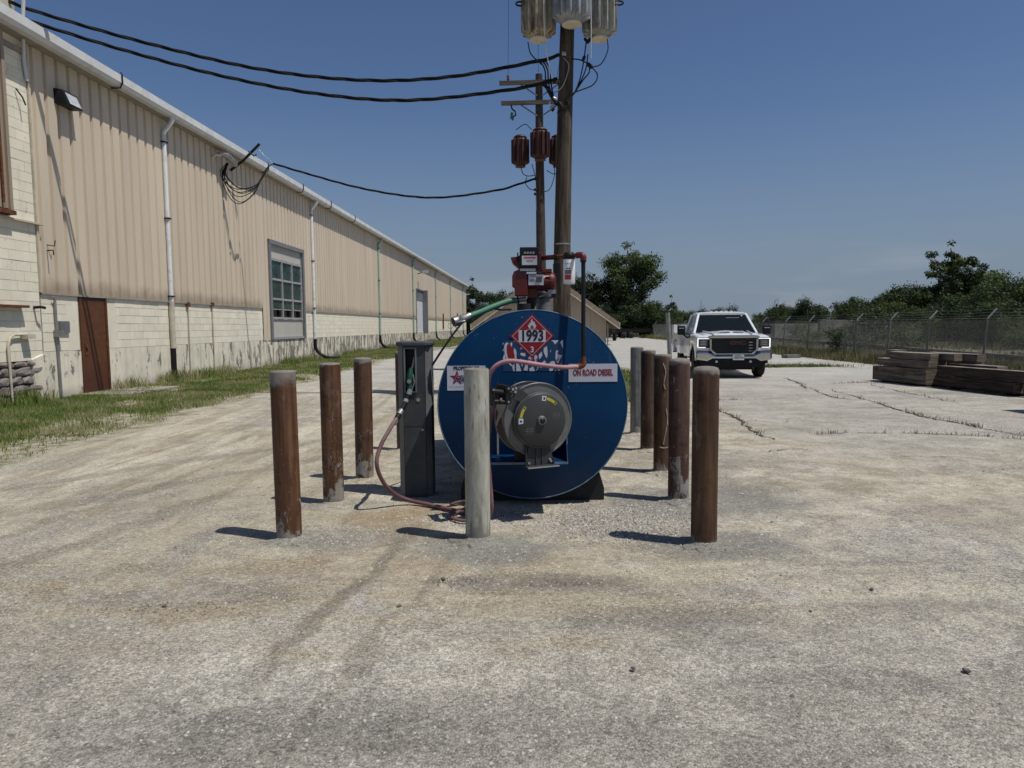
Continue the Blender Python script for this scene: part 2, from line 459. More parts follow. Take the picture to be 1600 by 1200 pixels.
def siding_mat(name, col, dirt=(0.27, 0.215, 0.155), zdirt=2.3):
    t = NT(name, 0.5, 0, .35); o = t.obj(); z = t.xyz(o)[2]; y = t.xyz(o)[1]
    n = t.noise(t.map(o, (1, 1.2, .18)), 1.2, 5, .6)
    sheet = t.n.new('ShaderNodeTexWhiteNoise'); sheet.noise_dimensions = '1D'
    t.put(sheet.inputs['W'], t.math('FLOOR', t.mul(y, 1 / 0.78)))
    f = t.mul(t.ss(n, .3, .7, .92, 1.07, True), t.ss(sheet.outputs['Value'], 0, 1, .965, 1.035, True))
    c = t.scalec(col, f)
    e = t.ss(t.add(z, t.ss(t.noise(o, 1.7, 5, .65), .3, .7, -.12, .12, True)), zdirt + .42, zdirt - .02)
    c = t.mix(t.mul(e, .75), c, dirt); t.color(c)
    return t.m

def block_mat():
    t = NT('cream_painted_block', 0.75, 0, .25); o = t.vadd(t.obj(), t.loc())
    n = t.noise(o, 2.2, 5, .6); r = t.rnd()
    c = t.scalec((0.78, 0.73, 0.585), t.mul(t.ss(r, 0, 1, .94, 1.05, True), t.ss(n, .3, .7, .93, 1.05, True)))
    c = t.mix(t.mul(t.ss(t.noise(t.map(t.pos(), (1, 1.4, .25)), 1.1, 5, .7), .6, .72), .35), c, (0.33, .29, .21))
    c = t.mix(t.mul(t.ss(t.noise(t.pos(), 3.2, 7, .78), .635, .655), .8), c, (0.30, .28, .24))
    t.color(c); t.bump(t.noise(o, 60, 3), .25, .004); return t.m

def foundation_mat():
    t = NT('peeling_foundation_paint', 0.85, 0, .2); o = t.obj(); y = t.xyz(o)[1]; z = t.xyz(o)[2]
    cream = t.scalec((0.74, 0.69, 0.55), t.ss(t.noise(o, 2, 4), .3, .7, .88, 1.08, True))
    gry = t.mix(t.noise(o, 6, 4), (0.17, .16, .14), (0.31, .29, .26))
    far = t.ss(y, 24, 32, .012, .08)
    nn = t.noise(t.map(o, (1, 1.5, .7)), 1.9, 7, .72, .3)
    peel = t.ss(t.add(nn, far), .575, .6)
    drip = t.mul(t.ss(t.noise(t.map(o, (1, 3.0, .22)), 1.8, 6, .7), .50, .62), t.ss(y, 20, 30, .15, .9))
    c = t.mix(peel, cream, gry); c = t.mix(drip, c, (0.19, .17, .13))
    e = t.ss(t.add(z, t.mul(nn, .4)), .5, .2, 0, .55); c = t.mix(e, c, (0.24, .21, .155)); t.color(c)
    t.bump(t.mul(peel, -1), .5, .01); return t.m

def door_rust_mat():
    t = NT('rusted_brown_door', 0.65, 0, .3); o = t.obj(); z = t.xyz(o)[2]
    c = t.mix(t.noise(t.map(o, (1, 2, 3.5)), 2.2, 5, .65), (0.06, .021, .009), (0.16, .064, .027))
    c = t.mix(t.ss(z, 1.0, .2, 0, .65), c, (0.065, .022, .014))
    c = t.mix(t.ss(z, 2.05, 2.3, 0, .6), c, (0.05, .025, .015))
    t.color(c); return t.m

def wood_mat(name, a, b, along='Y', chk=0.5):
    t = NT(name, 0.85, 0, .15); o = t.vadd(t.obj(), t.loc())
    sc = {'X': (.6, 9, 9), 'Y': (9, .6, 9), 'Z': (9, 9, .6)}[along]
    n = t.noise(t.map(o, sc), 2.2, 6, .65)
    c = t.mix(t.ss(n, .32, .68), a, b)
    c = t.mix(t.mul(t.ss(t.noise(t.map(o, sc), 6, 3, .6), .62, .68), chk), c, tuple(x * .3 for x in a))
    c = t.mix(t.mul(t.ss(t.noise(o, 2.2, 4), .5, .7), .4), c, tuple(x * .55 for x in a))
    if name in ('tarry_timber', 'dark_creosote_timber', 'timber_ends'):
        ge = t.n.new('ShaderNodeNewGeometry')
        topf = t.mul(t.ss(t.xyz(ge.outputs['True Normal'])[2], .6, .9), t.ss(t.noise(o, 3, 4), .3, .6, .35, .9))
        c = t.mix(topf, c, (0.30, .27, .225))
    t.color(c); t.bump(n, .6, .01); return t.m

M = {}
M['ground'] = ground_mat(); M['soil'] = soil_mat(); M['grass'] = grass_mat()
M['weed'] = grass_mat('weed_blades', (0.07, .085, .03), (0.15, .155, .06), (0.26, .22, .12), .4)
M['siding'] = siding_mat('tan_ribbed_siding', (0.615, 0.52, 0.395))
M['siding_low'] = siding_mat('tan_ribbed_siding_low', (0.615, 0.52, 0.395), zdirt=-5)
M['pale_siding'] = siding_mat('pale_panel', (0.46, .44, .40), zdirt=-5)
M['block'] = block_mat(); M['found'] = foundation_mat(); M['door'] = door_rust_mat()
M['mortar'] = plain('painted_mortar', (0.44, .41, .33), .9, bump=.3)
M['gutter'] = plain('white_gutter_metal', (0.64, .64, .63), .45, 0, .4, .07, 1.5, dirt=(0.35, .33, .3), dirtamt=.3)
M['soffit'] = plain('gutter_underside', (0.3, .27, .23), .7)
M['downspout_w'] = plain('white_downspout', (0.70, .71, .74), .4, 0, .4, .08, 2, dirt=(0.25, .2, .15), dirtamt=.4)
M['downspout_g'] = plain('pale_green_downspout', (0.27, .40, .34), .5, 0, .4, .12, 2, dirt=(0.35, .3, .25), dirtamt=.4)
M['downspout_c'] = plain('cream_pipe', (0.5, .46, .36), .5)
M['black_rubber'] = plain('black_rubber', (0.012, .012, .013), .6, 0, .2)
M['black_metal'] = plain('black_painted_metal', (0.011, .011, .012), .5, 0, .25)
M['roofmetal'] = plain('grey_metal_roof', (0.42, .42, .41), .45, .0)
M['win_frame'] = plain('weathered_grey_window_frame', (0.33, .33, .325), .6, dirt=(0.2, .17, .13))
M['win_jamb'] = plain('dark_grey_trim', (0.17, .175, .185), .6)
M['green_glass'] = plain('green_painted_glass', (0.022, .055, .048), .18, 0, .5, .25, 1.5)
M['dark_glass'] = plain('dark_glass', (0.008, .009, .01), .1, 0, .5)
M['grey_pipe'] = plain('galvanised_conduit', (0.28, .29, .29), .45, .5)
M['rubble'] = plain('rubble_stone', (0.25, .215, .195), .9, 0, .2, .3, 5, bump=.7, bscale=25, dirt=(0.12, .10, .09))
M['rubble_j'] = plain('rubble_joint', (0.12, .11, .10), .95)
M['rusty_panel'] = siding_mat('rust_streaked_panel', (0.34, .27, .20), zdirt=-5)
M['rust'] = plain('rusted_steel', (0.13, .05, .025), .8, 0, .2, .4, 12, dirt=(0.05, .03, .02))
M['white_sheet'] = plain('bright_white_metal_door', (0.75, .76, .78), .4)
M['tank'] = None
def tank_mat():
    t = NT('deep_blue_enamel', 0.33, 0, .16); o = t.obj()
    n = t.noise(o, 3, 4)
    c = t.scalec((0.0014, 0.031, 0.092), t.ss(n, .3, .7, .88, 1.12, True))
    c = t.mix(t.mul(t.ss(t.noise(o, 1.6, 5, .7), .52, .75), .25), c, (0.008, .04, .085))
    sp = t.mul(t.ss(t.voro(o, 26, 'Distance'), .11, .05), t.ss(t.noise(o, 2.3, 3), .50, .60))
    c = t.mix(t.mul(sp, .8), c, (0.42, .5, .55))
    low = t.mul(t.ss(t.add(t.xyz(o)[2], t.ss(t.noise(o, 3, 5, .7), .3, .7, -.2, .2, True)), .42, .1), .35)
    c = t.mix(low, c, (0.045, .05, .055))
    st = t.mul(t.ss(t.noise(t.map(o, (30, 30, 1.8)), 1, 4, .7), .60, .72), t.ss(t.noise(o, 2.1, 3), .52, .62))
    c = t.mix(t.mul(st, .22), c, (0.2, .24, .28))
    t.color(c); t.rough(t.ss(t.noise(o, 5, 5, .7), .3, .7, .28, .55, True)); t.bump(t.noise(o, 1.8, 3, .5), .5, .02); return t.m
M['tank'] = tank_mat()
M['tank_rim'] = plain('worn_blue_rim', (0.10, .16, .24), .45, 0, .4, .4, 12)
M['skid'] = plain('black_skid_steel', (0.012, .012, .012), .6)
M['sign_white'] = plain('white_sign_vinyl', (0.52, .53, .60), .4, 0, .4, .05)
M['sign_red'] = plain('red_placard', (0.26, .006, .012), .4, 0, .4, .12)
M['ink_black'] = plain('black_ink', (0.012, .012, .014), .5)
M['ink_red'] = plain('dark_red_ink', (0.22, .012, .02), .5)
M['ink_blue'] = plain('navy_ink', (0.015, .02, .09), .5)
M['ink_grey'] = plain('grey_ink', (0.2, .2, .21), .5)
M['yellow'] = plain('yellow_sticker', (0.42, .38, .03), .5)
M['hose_pink'] = plain('faded_pink_hose', (0.40, .215, .235), .55, 0, .35, .15, 4, dirt=(0.16, .08, .08), dirtamt=.35)
M['hose_dark'] = plain('dusty_maroon_hose', (0.16, .08, .085), .65, 0, .3, .25, 4, dirt=(0.25, .21, .17), dirtamt=.4)
M['reel'] = plain('dark_grey_powdercoat', (0.043, .044, .045), .5, .0, .3, .1)
M['reel_rim'] = plain('worn_bright_rim', (0.15, .15, .148), .45, .3, .5)
M['reel_in'] = plain('reel_inner_grey', (0.018, .017, .017), .6)
M['pump_red'] = plain('pump_red_enamel', (0.105, .010, .007), .42, 0, .5, .2, 9, dirt=(0.06, .01, .008))
M['steel'] = plain('dull_steel', (0.38, .37, .35), .4, .8, .5, .2, 14, dirt=(0.12, .10, .08))
M['galv'] = plain('galvanised_plate', (0.33, .345, .35), .5, .3, .4)
M['label_silver'] = plain('silver_label', (0.55, .56, .58), .35, .2, .5)
M['filter_white'] = plain('white_filter_can', (0.82, .82, .82), .25, 0, .5, .02)
M['label_red'] = plain('red_label_print', (0.5, .05, .07), .4)
M['green_hose'] = plain('green_suction_hose', (0.05, .19, .11), .5, 0, .4, .15, 8, dirt=(0.16, .17, .11), dirtamt=.45)
M['cab_dark'] = plain('charcoal_cabinet_enamel', (0.042, .048, .053), .5, 0, .4, .2, 4, dirt=(0.10, .10, .095), dirtamt=.3)
M['cab_light'] = plain('grey_cabinet_enamel', (0.14, .145, .15), .5, 0, .4, .2, 4, dirt=(0.25, .22, .18), dirtamt=.4)
M['cab_cap'] = plain('cabinet_cap', (0.06, .065, .072), .6)
M['noz_green'] = plain('nozzle_green', (0.015, .085, .05), .45)
M['pole'] = wood_mat('pole_wood', (0.042, .034, .027), (0.12, .096, .072), 'Z', .7)
M['pole2'] = wood_mat('old_pole_wood', (0.04, .032, .028), (0.10, .08, .068), 'Z', .6)
M['cross'] = wood_mat('crossarm_wood', (0.06, .05, .04), (0.14, .12, .10), 'X')
M['timber'] = wood_mat('tarry_timber', (0.055, .046, .04), (0.19, .165, .14), 'Y', .6)
M['timber_d'] = wood_mat('dark_creosote_timber', (0.022, .017, .015), (0.07, .055, .048), 'Y', .5)
M['timber_end'] = wood_mat('timber_ends', (0.09, .07, .055), (0.28, .23, .17), 'X')
def can_mat(name, base, streak, amt):
    t = NT(name, .5, .1, .4); o = t.vadd(t.obj(), t.loc())
    n = t.noise(t.map(o, (7, 7, .9)), 1.6, 6, .7)
    c = t.mix(t.mul(t.ss(n, .48, .62), amt), base, streak); t.color(t.scalec(c, t.ss(t.noise(o, 9, 3), .3, .7, .8, 1.15, True)))
    return t.m
M['can_tan'] = can_mat('rust_streaked_tan_can', (0.42, .37, .26), (0.11, .05, .02), .9)
M['can_grey'] = can_mat('galvanised_grey_can', (0.34, .35, .36), (0.16, .16, .16), .4)
M['can_greytan'] = can_mat('grey_tan_can', (0.36, .35, .31), (0.10, .09, .075), .6)
M['can_rust'] = can_mat('rusted_red_can', (0.06, .020, .016), (0.026, .013, .012), .8)
M['concrete'] = plain('rough_concrete', (0.33, .31, .27), .9, 0, .2, .15, 6, bump=.6, bscale=30)
M['cap_conc'] = plain('dirty_cap_concrete', (0.215, .195, .165), .9, 0, .2, .25, 14, bump=.7, bscale=40)
M['chain'] = plain('galvanised_wire', (0.24, .24, .23), .5, .2)
M['fence_post'] = plain('dull_fence_pipe', (0.15, .145, .14), .6, .3)
M['fence_arm'] = plain('bright_fence_arm', (0.36, .36, .355), .5, .3)
M['shed_panel'] = siding_mat('shed_tan_panel', (0.44, .35, .26), zdirt=-5)
M['shed_trim'] = plain('shed_trim', (0.62, .54, .43), .7)
M['shed_board'] = plain('shed_barge_tan', (0.27, .215, .16), .75)
M['shed_roof'] = plain('shed_shingle', (0.15, .125, .10), .9, bump=.5, bscale=12)
M['truck_white'] = NT('white_car_paint', .25, 0, .5).m
_b = M['truck_white'].node_tree.nodes['Principled BSDF']; _b.inputs['Base Color'].default_value = (.78, .79, .80, 1)
_b.inputs['Coat Weight'].default_value = .6; _b.inputs['Coat Roughness'].default_value = .05
M['chrome'] = plain('chrome', (0.5, .5, .51), .09, 1.0, .5, .03)
M['tyre'] = plain('tyre_rubber', (0.016, .016, .016), .8)
M['rim'] = plain('wheel_alloy', (0.14, .14, .14), .35, .8)
M['windshield'] = plain('tinted_windshield', (0.006, .010, .012), .04, 0, .28, .05)
M['lamp_glass'] = plain('headlamp_glass', (0.10, .105, .11), .1, .3, .6)
M['drl'] = plain('white_lamp_strip', (0.85, .86, .88), .25)
M['drl'].node_tree.nodes['Principled BSDF'].inputs['Emission Color'].default_value = (1, 1, 1, 1); M['drl'].node_tree.nodes['Principled BSDF'].inputs['Emission Strength'].default_value = .9
M['plate'] = plain('licence_plate', (0.62, .64, .66), .5)
M['crack'] = plain('crack_dirt', (0.075, .066, .05), .95)
M['bark'] = plain('bark', (0.07, .055, .042), .9)
M['leaf_a'] = leaf_mat('leaf_green', (0.022, .038, .012), (0.125, .165, .05))
M['leaf_b'] = leaf_mat('leaf_deep_green', (0.016, .030, .011), (0.075, .11, .032))
M['leaf_c'] = leaf_mat('leaf_yellow_green', (0.03, .05, .012), (0.11, .14, .04))
M['leaf_b2'] = leaf_mat('leaf_mid_green', (0.018, .034, .010), (0.09, .13, .035))
M['leaf_far'] = leaf_mat('leaf_far', (0.03, .042, .025), (0.07, .09, .045))
M['weathered_white'] = plain('weathered_white_rail', (0.5, .49, .45), .7)
M['container'] = plain('dark_green_steel', (0.03, .05, .04), .5)

# ============================================================ SETTING
def sheet(name, pts, z, mat, kind='structure'):
    me = MB().add([(x, y, z) for x, y in pts], [tuple(range(len(pts)))])
    return me.build(name, mat, kind=kind)

# ground: one sheet with gentle relief, to the horizon
def relief(x, y):
    r = 0.012 * np.sin(x * 1.7 + 1.3 * np.sin(y * .9)) * np.cos(y * 1.3 + .5 * x) + 0.006 * np.sin(x * 4.1 + y * 2.7) * np.sin(y * 3.3 - x)
    fade = np.clip((16 - np.hypot(x, y - 5)) / 6, 0, 1)
    flat = np.ones_like(x)
    for (bx, by) in [(0.17, 7.5)]:
        flat *= np.clip((np.hypot(x - bx, (y - by) * .6) - 1.2) / 1.5, .2, 1)
    return r * fade * flat - 0.006
gx = np.concatenate([[-2500, -600, -200, -80, -40], np.arange(-20, 20.01, .16), [40, 80, 200, 600, 2500]])
gy = np.concatenate([[-600, -60, -10], np.arange(0, 24.01, .16), [26, 30, 40, 60, 100, 200, 600, 2800]])
XX, YY = np.meshgrid(gx, gy); ZZ = relief(XX, YY)
V = np.stack([XX.ravel(), YY.ravel(), ZZ.ravel()], 1)
nx, ny = len(gx), len(gy); I, J = np.meshgrid(np.arange(nx - 1), np.arange(ny - 1)); a = (J * nx + I).ravel()
ground = mass('ground', V, np.stack([a, a + 1, a + nx + 1, a + nx], 1), M['ground'], kind='structure')
ground.data.polygons.foreach_set('use_smooth', [True] * len(ground.data.polygons))

# loose gravel: real little stones in the near field
def pebbles(n, x0, x1, y0, y1, smin, smax, seed, name, mat):
    r = np.random.default_rng(seed)
    y = y0 + (y1 - y0) * r.random(n) ** 1.5; x = x0 + (x1 - x0) * r.random(n)
    keep = np.abs(x) < 0.80 * y + .3
    x, y = x[keep], y[keep]; n = len(x)
    s = smin + (smax - smin) * r.random(n) ** 5
    base = np.array([(1, 0, 0), (0, 1, 0), (-1, 0, 0), (0, -1, 0), (0, 0, 1)], float)
    f0 = np.array([(0, 1, 4), (1, 2, 4), (2, 3, 4), (3, 0, 4)])
    sc = s[:, None, None] * (0.6 + .8 * r.random((n, 5, 3))); ang = r.random(n) * 6.28
    v = base[None] * sc; v[:, :, 2] *= .8
    c, q = np.cos(ang)[:, None], np.sin(ang)[:, None]
    vx = v[:, :, 0] * c - v[:, :, 1] * q + x[:, None]; vy = v[:, :, 0] * q + v[:, :, 1] * c + y[:, None]
    vz = v[:, :, 2] + relief(x, y)[:, None]
    VV = np.stack([vx, vy, vz], 2).reshape(-1, 3)
    FF = (f0[None] + (np.arange(n) * 5)[:, None, None]).reshape(-1, 3)
    return mass(name, VV, FF, mat, attr=np.repeat(r.random(n), 4), kind='stuff')
pm = NT('limestone_chips', .9, 0, .2); at_ = pm.n.new('ShaderNodeAttribute'); at_.attribute_name = 'tint'
pm.color(pm.mix(pm.ss(at_.outputs['Fac'], .0, 1, 0, 1, True), (0.19, .175, .155), (0.50, .48, .44)))
pebbles(90000, -6, 6, 2.0, 8.5, .0018, .010, 3, 'gravel_chips', pm.m)
pebbles(2600, -9, 12, 3.0, 18, .005, .017, 4, 'loose_stones', pm.m)
dk = plain('dark_stone', (0.12, .11, .10), .9, bump=.6)
pebbles(700, -7, 9, 2.6, 14, .004, .014, 5, 'dark_crumbs', dk)

def scatter(name, n, cx, cy, rx, ry, s0, s1, seed, mat):
    r = np.random.default_rng(seed); a = r.random(n) * 6.283; q = np.sqrt(r.random(n)) * (.5 + .6 * r.random(n))
    x = cx + rx * q * np.cos(a); y = cy + ry * q * np.sin(a)
    s_ = s0 + (s1 - s0) * r.random(n) ** 3
    base = np.array([(1, 0, 0), (0, 1, 0), (-1, 0, 0), (0, -1, 0), (0, 0, 1)], float); f0 = np.array([(0, 1, 4), (1, 2, 4), (2, 3, 4), (3, 0, 4)])
    v = base[None] * (s_[:, None, None] * (.5 + .9 * r.random((n, 5, 3))))
    v[:, :, 0] += x[:, None]; v[:, :, 1] += y[:, None]; v[:, :, 2] += relief(x, y)[:, None] + .001
    return mass(name, v.reshape(-1, 3), (f0[None] + (np.arange(n) * 5)[:, None, None]).reshape(-1, 3), mat, attr=np.repeat(r.random(n) ** 1.4, 4), kind='stuff')
scatter('coarse_gravel', 3800, .75, 5.35, .75, .65, .004, .013, 61, pm.m)
scatter('coarse_gravel', 1500, -.25, 5.5, .55, .35, .004, .012, 62, pm.m)
scatter('coarse_gravel', 900, -1.25, 5.05, .6, .35, .003, .009, 63, pm.m)
scatter('dark_grit', 420, .8, 5.3, .8, .6, .004, .011, 64, dk)
scatter('dark_grit', 160, -.35, 4.1, .18, .10, .003, .009, 65, dk)
scatter('dark_grit', 90, .3, 4.05, .35, .05, .003, .008, 66, dk)
scatter('dark_grit', 160, -1.9, 3.75, .5, .10, .003, .008, 67, dk)
# ---- a few countable lumps lying on the gravel
def lump(x, y, s, seed, lab):
    r = random.Random(seed); bm = bmesh.new(); bmesh.ops.create_icosphere(bm, subdivisions=2, radius=s)
    for v in bm.verts: v.co = .75 * Vector((v.co.x * 1.3, v.co.y, v.co.z * .6)) * (0.75 + .5 * r.random())
    me = bpy.data.meshes.new('stone'); bm.to_mesh(me); bm.free(); me.materials.append(dk)
    return inst('stone', me, loc=(x, y, s * .25), rot=(0, 0, r.random() * 6), label=lab, category='stone', group='dark stones on the gravel')
for i, (x, y, s) in enumerate([(1.95, 2.95, .018), (2.02, 3.9, .016), (-.42, 4.12, .018), (-.62, 3.72, .014), (-1.9, 3.75, .013), (.52, 3.0, .012), (-2.9, 3.6, .013), (1.55, 3.6, .012)]):
    lump(x, y, s, i, ['largest dark stone, low at the right of the picture', 'dark stone at right, midway to the timber stack', 'dark stone in the oily patch before the cream post', 'small dark stone left of the oily patch',
        'dark stone on the left foreground gravel', 'dark stone nearest the camera, right of centre', 'dark stone far out on the left gravel', 'small dark stone right of centre, beyond the nearest one'][i])

# ---- verge soil and far ground
sheet('island_soil', [(0.0, 17), (.8, 13.9), (2.4, 14.2), (3.3, 16), (3.9, 20), (4.1, 25), (3.2, 27), (0.8, 26), (-.3, 22)], 0.006, M['soil'])
M['rsoil'] = plain('dull_rail_side_earth', (0.13, .125, .085), .95, 0, .1, .35, .4, dirt=(0.2, .19, .16), dirtamt=.5)
sheet('rail_side_soil', [(13.6, 12), (13.4, 24), (13.2, 30), (13.4, 40), (15.5, 60), (17, 90), (14, 150), (60, 260), (400, 260), (400, 12)], 0.006, M['rsoil'])
sheet('far_field', [(-400, 140), (-20, 120), (-3, 114), (4, 108), (10, 104), (13, 90), (17, 92), (14, 151), (60, 262), (800, 300), (800, 1500), (-800, 1500), (-800, 300)], 0.002, M['soil'])

# ---- grass
def blades(name, n, region, h0, h1, wdt, mat, seed, lean=.5, weight=None, **k):
    r = np.random.default_rng(seed)
    pts = []
    while sum(len(p) for p in pts) < n:
        q = region(r, n)
        if weight is not None:
            q = q[r.random(len(q)) < weight(q[:, 0], q[:, 1])]
        pts.append(q)
    p = np.concatenate(pts)[:n]
    h = h0 + (h1 - h0) * r.random(n) ** 1.6; a = r.random(n) * 6.283; w = wdt * (.6 + .8 * r.random(n)); b = r.random(n) * 6.283
    lx, ly = np.cos(b) * h * lean * r.random(n), np.sin(b) * h * lean * r.random(n)
    dx, dy = np.cos(a) * w, np.sin(a) * w; z = np.zeros(n)
    v0 = np.stack([p[:, 0] - dx, p[:, 1] - dy, z], 1); v1 = np.stack([p[:, 0] + dx, p[:, 1] + dy, z], 1)
    v2 = np.stack([p[:, 0] + lx * .4 + dx * .6, p[:, 1] + ly * .4 + dy * .6, h * .6], 1); v3 = np.stack([p[:, 0] + lx * .4 - dx * .6, p[:, 1] + ly * .4 - dy * .6, h * .6], 1)
    v4 = np.stack([p[:, 0] + lx, p[:, 1] + ly, h], 1)
    VV = np.stack([v0, v1, v2, v3, v4], 1).reshape(-1, 3)
    f0 = np.array([(0, 1, 2), (0, 2, 3), (3, 2, 4)])
    FF = (f0[None] + (np.arange(n) * 5)[:, None, None]).reshape(-1, 3)
    k.setdefault('kind', 'stuff')
    return mass(name, VV, FF, mat, attr=np.repeat(r.random(n), 3), **k)
def wob(x, y): return np.sin(x * 1.9 + y * .7) * .5 + np.sin(y * 2.3 - x * 1.1) * .35 + np.sin(x * 5.1 + y * 3.7) * .25
def reg(x0, x1, y0, y1):
    return lambda r, n: np.stack([x0 + (x1 - x0) * r.random(n), y0 + (y1 - y0) * r.random(n)], 1)
def edgex(y): return np.interp(y, [3, 8, 9.5, 11, 13, 17, 22, 33, 45, 52, 60, 112], [-5.9, -5.75, -6.0, -5.9, -5.85, -5.8, -5.95, -5.95, -5.2, -4.5, -4.3, -3.4])
def wv(x, y):
    e = edgex(y); wall = -10.5 + .034 * y
    d = np.clip((e + .15 + wob(x, y) * .35 - x) / 1.1, 0, 1)
    bare = np.clip(.95 + wob(x * 1.1, y * .8) * .95 - np.clip((x + 7.6) / 1.8, 0, 1) * .55, .06, 1)
    return np.where((x < wall + .1) | (x > e + .25), 0, d * bare)
blades('verge_grass', 130000, reg(-10.4, -5.6, 6, 20), .02, .095, .0055, M['grass'], 21, weight=wv)
blades('verge_grass', 60000, reg(-10, -5.6, 20, 45), .03, .12, .011, M['grass'], 22, weight=wv)
blades('verge_grass', 50000, reg(-9.2, -3.3, 45, 110), .05, .18, .025, M['grass'], 23, weight=wv)
blades('wall_foot_weeds', 9000, lambda r, n: (lambda y: np.stack([-10.42 + .034 * y + .45 * r.random(n) ** 2, y], 1))(13 + 60 * r.random(n) ** 1.6), .08, .42, .009, M['grass'], 24, weight=lambda x, y: np.clip(.3 + wob(x * .3, y * .9), 0, 1))
blades('island_grass', 26000, reg(-.4, 4.2, 13.8, 27), .04, .16, .009, M['grass'], 25, weight=lambda x, y: (((x - 1.9) / 2.1) ** 2 + ((y - 20.3) / 6.6) ** 2 < 1 + .12 * wob(x, y)).astype(float))
blades('fence_line_weeds', 80000, reg(12.6, 16.5, 17, 60), .06, .42, .013, M['weed'], 26, lean=.6,
       weight=lambda x, y: np.clip(1 - np.abs(x - 14.3 - np.clip((x > 14.3) * .6, 0, 1)) / 1.4, 0, 1) * np.clip(.6 + .5 * wob(x, y), .18, 1))
blades('rail_side_weeds', 60000, reg(15.5, 42, 16, 110), .05, .38, .022, M['weed'], 27, lean=.7, weight=lambda x, y: np.clip(.35 + .6 * wob(x * .25, y * .22), .03, 1))

# ---- joints and cracks in the old slab, with weeds rooted in them
cracks = [[(3.68, 12.68), (3.63, 11.76), (3.47, 10.46), (3.39, 9.71), (3.39, 9.1)], [(2.94, 8.28), (3.3, 8.34), (3.53, 8.29)],
  [(4.1, 9.61), (4.84, 9.68), (5.63, 9.52), (6.11, 9.32), (6.9, 8.8)], [(7.21, 15.92), (6.96, 13.97), (6.77, 12.45), (6.62, 11.22), (6.66, 10.33), (6.69, 9.81), (6.8, 9.0)],
  [(8.7, 17.16), (8.53, 15.18), (8.35, 13.16)], [(7.82, 17.64), (8.76, 17.94), (9.48, 17.46), (9.82, 17.23)], [(8.79, 24.32), (9.91, 24.93), (11.17, 24.73), (11.9, 23.6)],
  [(7.64, 19.88), (7.21, 17.7), (6.88, 16.45)], [(4.18, 10.77), (4.39, 11.21), (4.74, 11.35), (5.4, 11.22), (6.01, 11.02)], [(6.99, 16.61), (6.58, 14.52), (6.66, 13.88)],
  [(-3.78, 15.43), (-3.24, 16.28), (-2.7, 16.55), (-1.79, 16.46)], [(-3.93, 18.91), (-3.13, 19.25), (-1.92, 19.34)], [(4.21, 7.96), (4.57, 7.83), (5.01, 7.85), (5.49, 7.52)],
  [(2.9, 14.2), (4.2, 14.0), (5.6, 14.3)], [(-5, 24.5), (-2, 24.8), (0, 24.6)], [(5, 12.7), (6.2, 12.6), (8.6, 12.8)], [(9.9, 27), (9.3, 31), (8.6, 38)], [(-4, 30), (-1.5, 30.3)],
  [(6.5, 27.5), (9, 27.8), (12.5, 27.4)], [(4.4, 33), (8, 33.5), (13, 33)]]
cb = MB(); wp = []
wmain = [.03, .012, .014, .026, .018, .02, .05, .03, .007, .02, .012, .012, .007, .008, .014, .008, .03, .02, .03, .03]
for ci, c in enumerate(cracks):
    P = catmull([(x, y, 0) for x, y in c], 14); L = []; Rr = []
    off = 0
    for i, p in enumerate(P):
        d = (P[min(i + 1, len(P) - 1)] - P[max(i - 1, 0)]).normalized(); nrm = Vector((-d.y, d.x, 0))
        off = .7 * off + random.uniform(-.03, .03)
        w = wmain[ci] * random.uniform(.25, 1.2) * (0.2 + .8 * math.sin(math.pi * (i + .5) / len(P)) ** .5)
        q = p + nrm * off
        z = float(relief(np.array([q.x]), np.array([q.y]))[0]) + .008
        L.append((*(q + nrm * w).to_2d(), z)); Rr.append((*(q - nrm * w).to_2d(), z))
        if random.random() < .8: wp.append((q.x, q.y, ci))
    for i in range(len(P) - 1): cb.add([L[i], Rr[i], Rr[i + 1], L[i + 1]], [(0, 1, 2, 3)])
cb.build('pavement_cracks', M['crack'], kind='structure')
wk = np.array([(x, y) for x, y, c in wp if c in (0, 2, 3, 4, 5, 6, 7, 9, 13, 16, 18)])
def crack_region(r, n):
    i = r.integers(0, len(wk), n); return wk[i] + r.normal(0, .035, (n, 2))
rare = np.random.default_rng(8).random(len(wk)) ** 3
blades('crack_weeds', 1500, crack_region, .015, .09, .004, M['weed'], 31, lean=.9, weight=lambda x, y: np.clip(.5 + wob(x * 2.3, y * 2.1), .02, 1))
blades('slab_edge_grass', 2600, lambda r, n: np.stack([r.normal(9.7, .9, n), r.normal(24.8, .12, n)], 1), .04, .16, .01, M['grass'], 32)

# ============================================================ WAREHOUSE
TH = -math.atan(0.034)
def wall_empty(name, label, cat, y=0.0, group=None):
    return empty(name, label, cat, (-10.5 + .034 * y, y, 0), TH, group)
wh = wall_empty('warehouse', 'long tan ribbed metal warehouse on a cream block base, running down the left side', 'warehouse')
LY1 = 107.3; Y0w = 15.09
SPY = [20.35, 33.45, 47.5, 60.6, 74.3, 87.2, 102.0]
def siding_strip(y0, y1, z0, z1, off=0.0, pitch=.39, rib=.058, gw=.038):
    m_ = MB(); y = y0; prof = []
    k = math.ceil(y0 / pitch)
    prof.append((off + rib, y0))
    while k * pitch < y1 - .08:
        c = k * pitch
        if c > y0 + .08:
            prof += [(off + rib, c - gw - .022), (off, c - gw), (off, c + gw), (off + rib, c + gw + .022)]
            # a faint stiffening swage in the middle of each flat
        k += 1
    prof.append((off + rib, y1))
    vs = [(x, y, z0) for x, y in prof] + [(x, y, z1) for x, y in prof]; n = len(prof)
    m_.add(vs, [(i, i + 1, i + 1 + n, i + n) for i in range(n - 1)])
    return m_
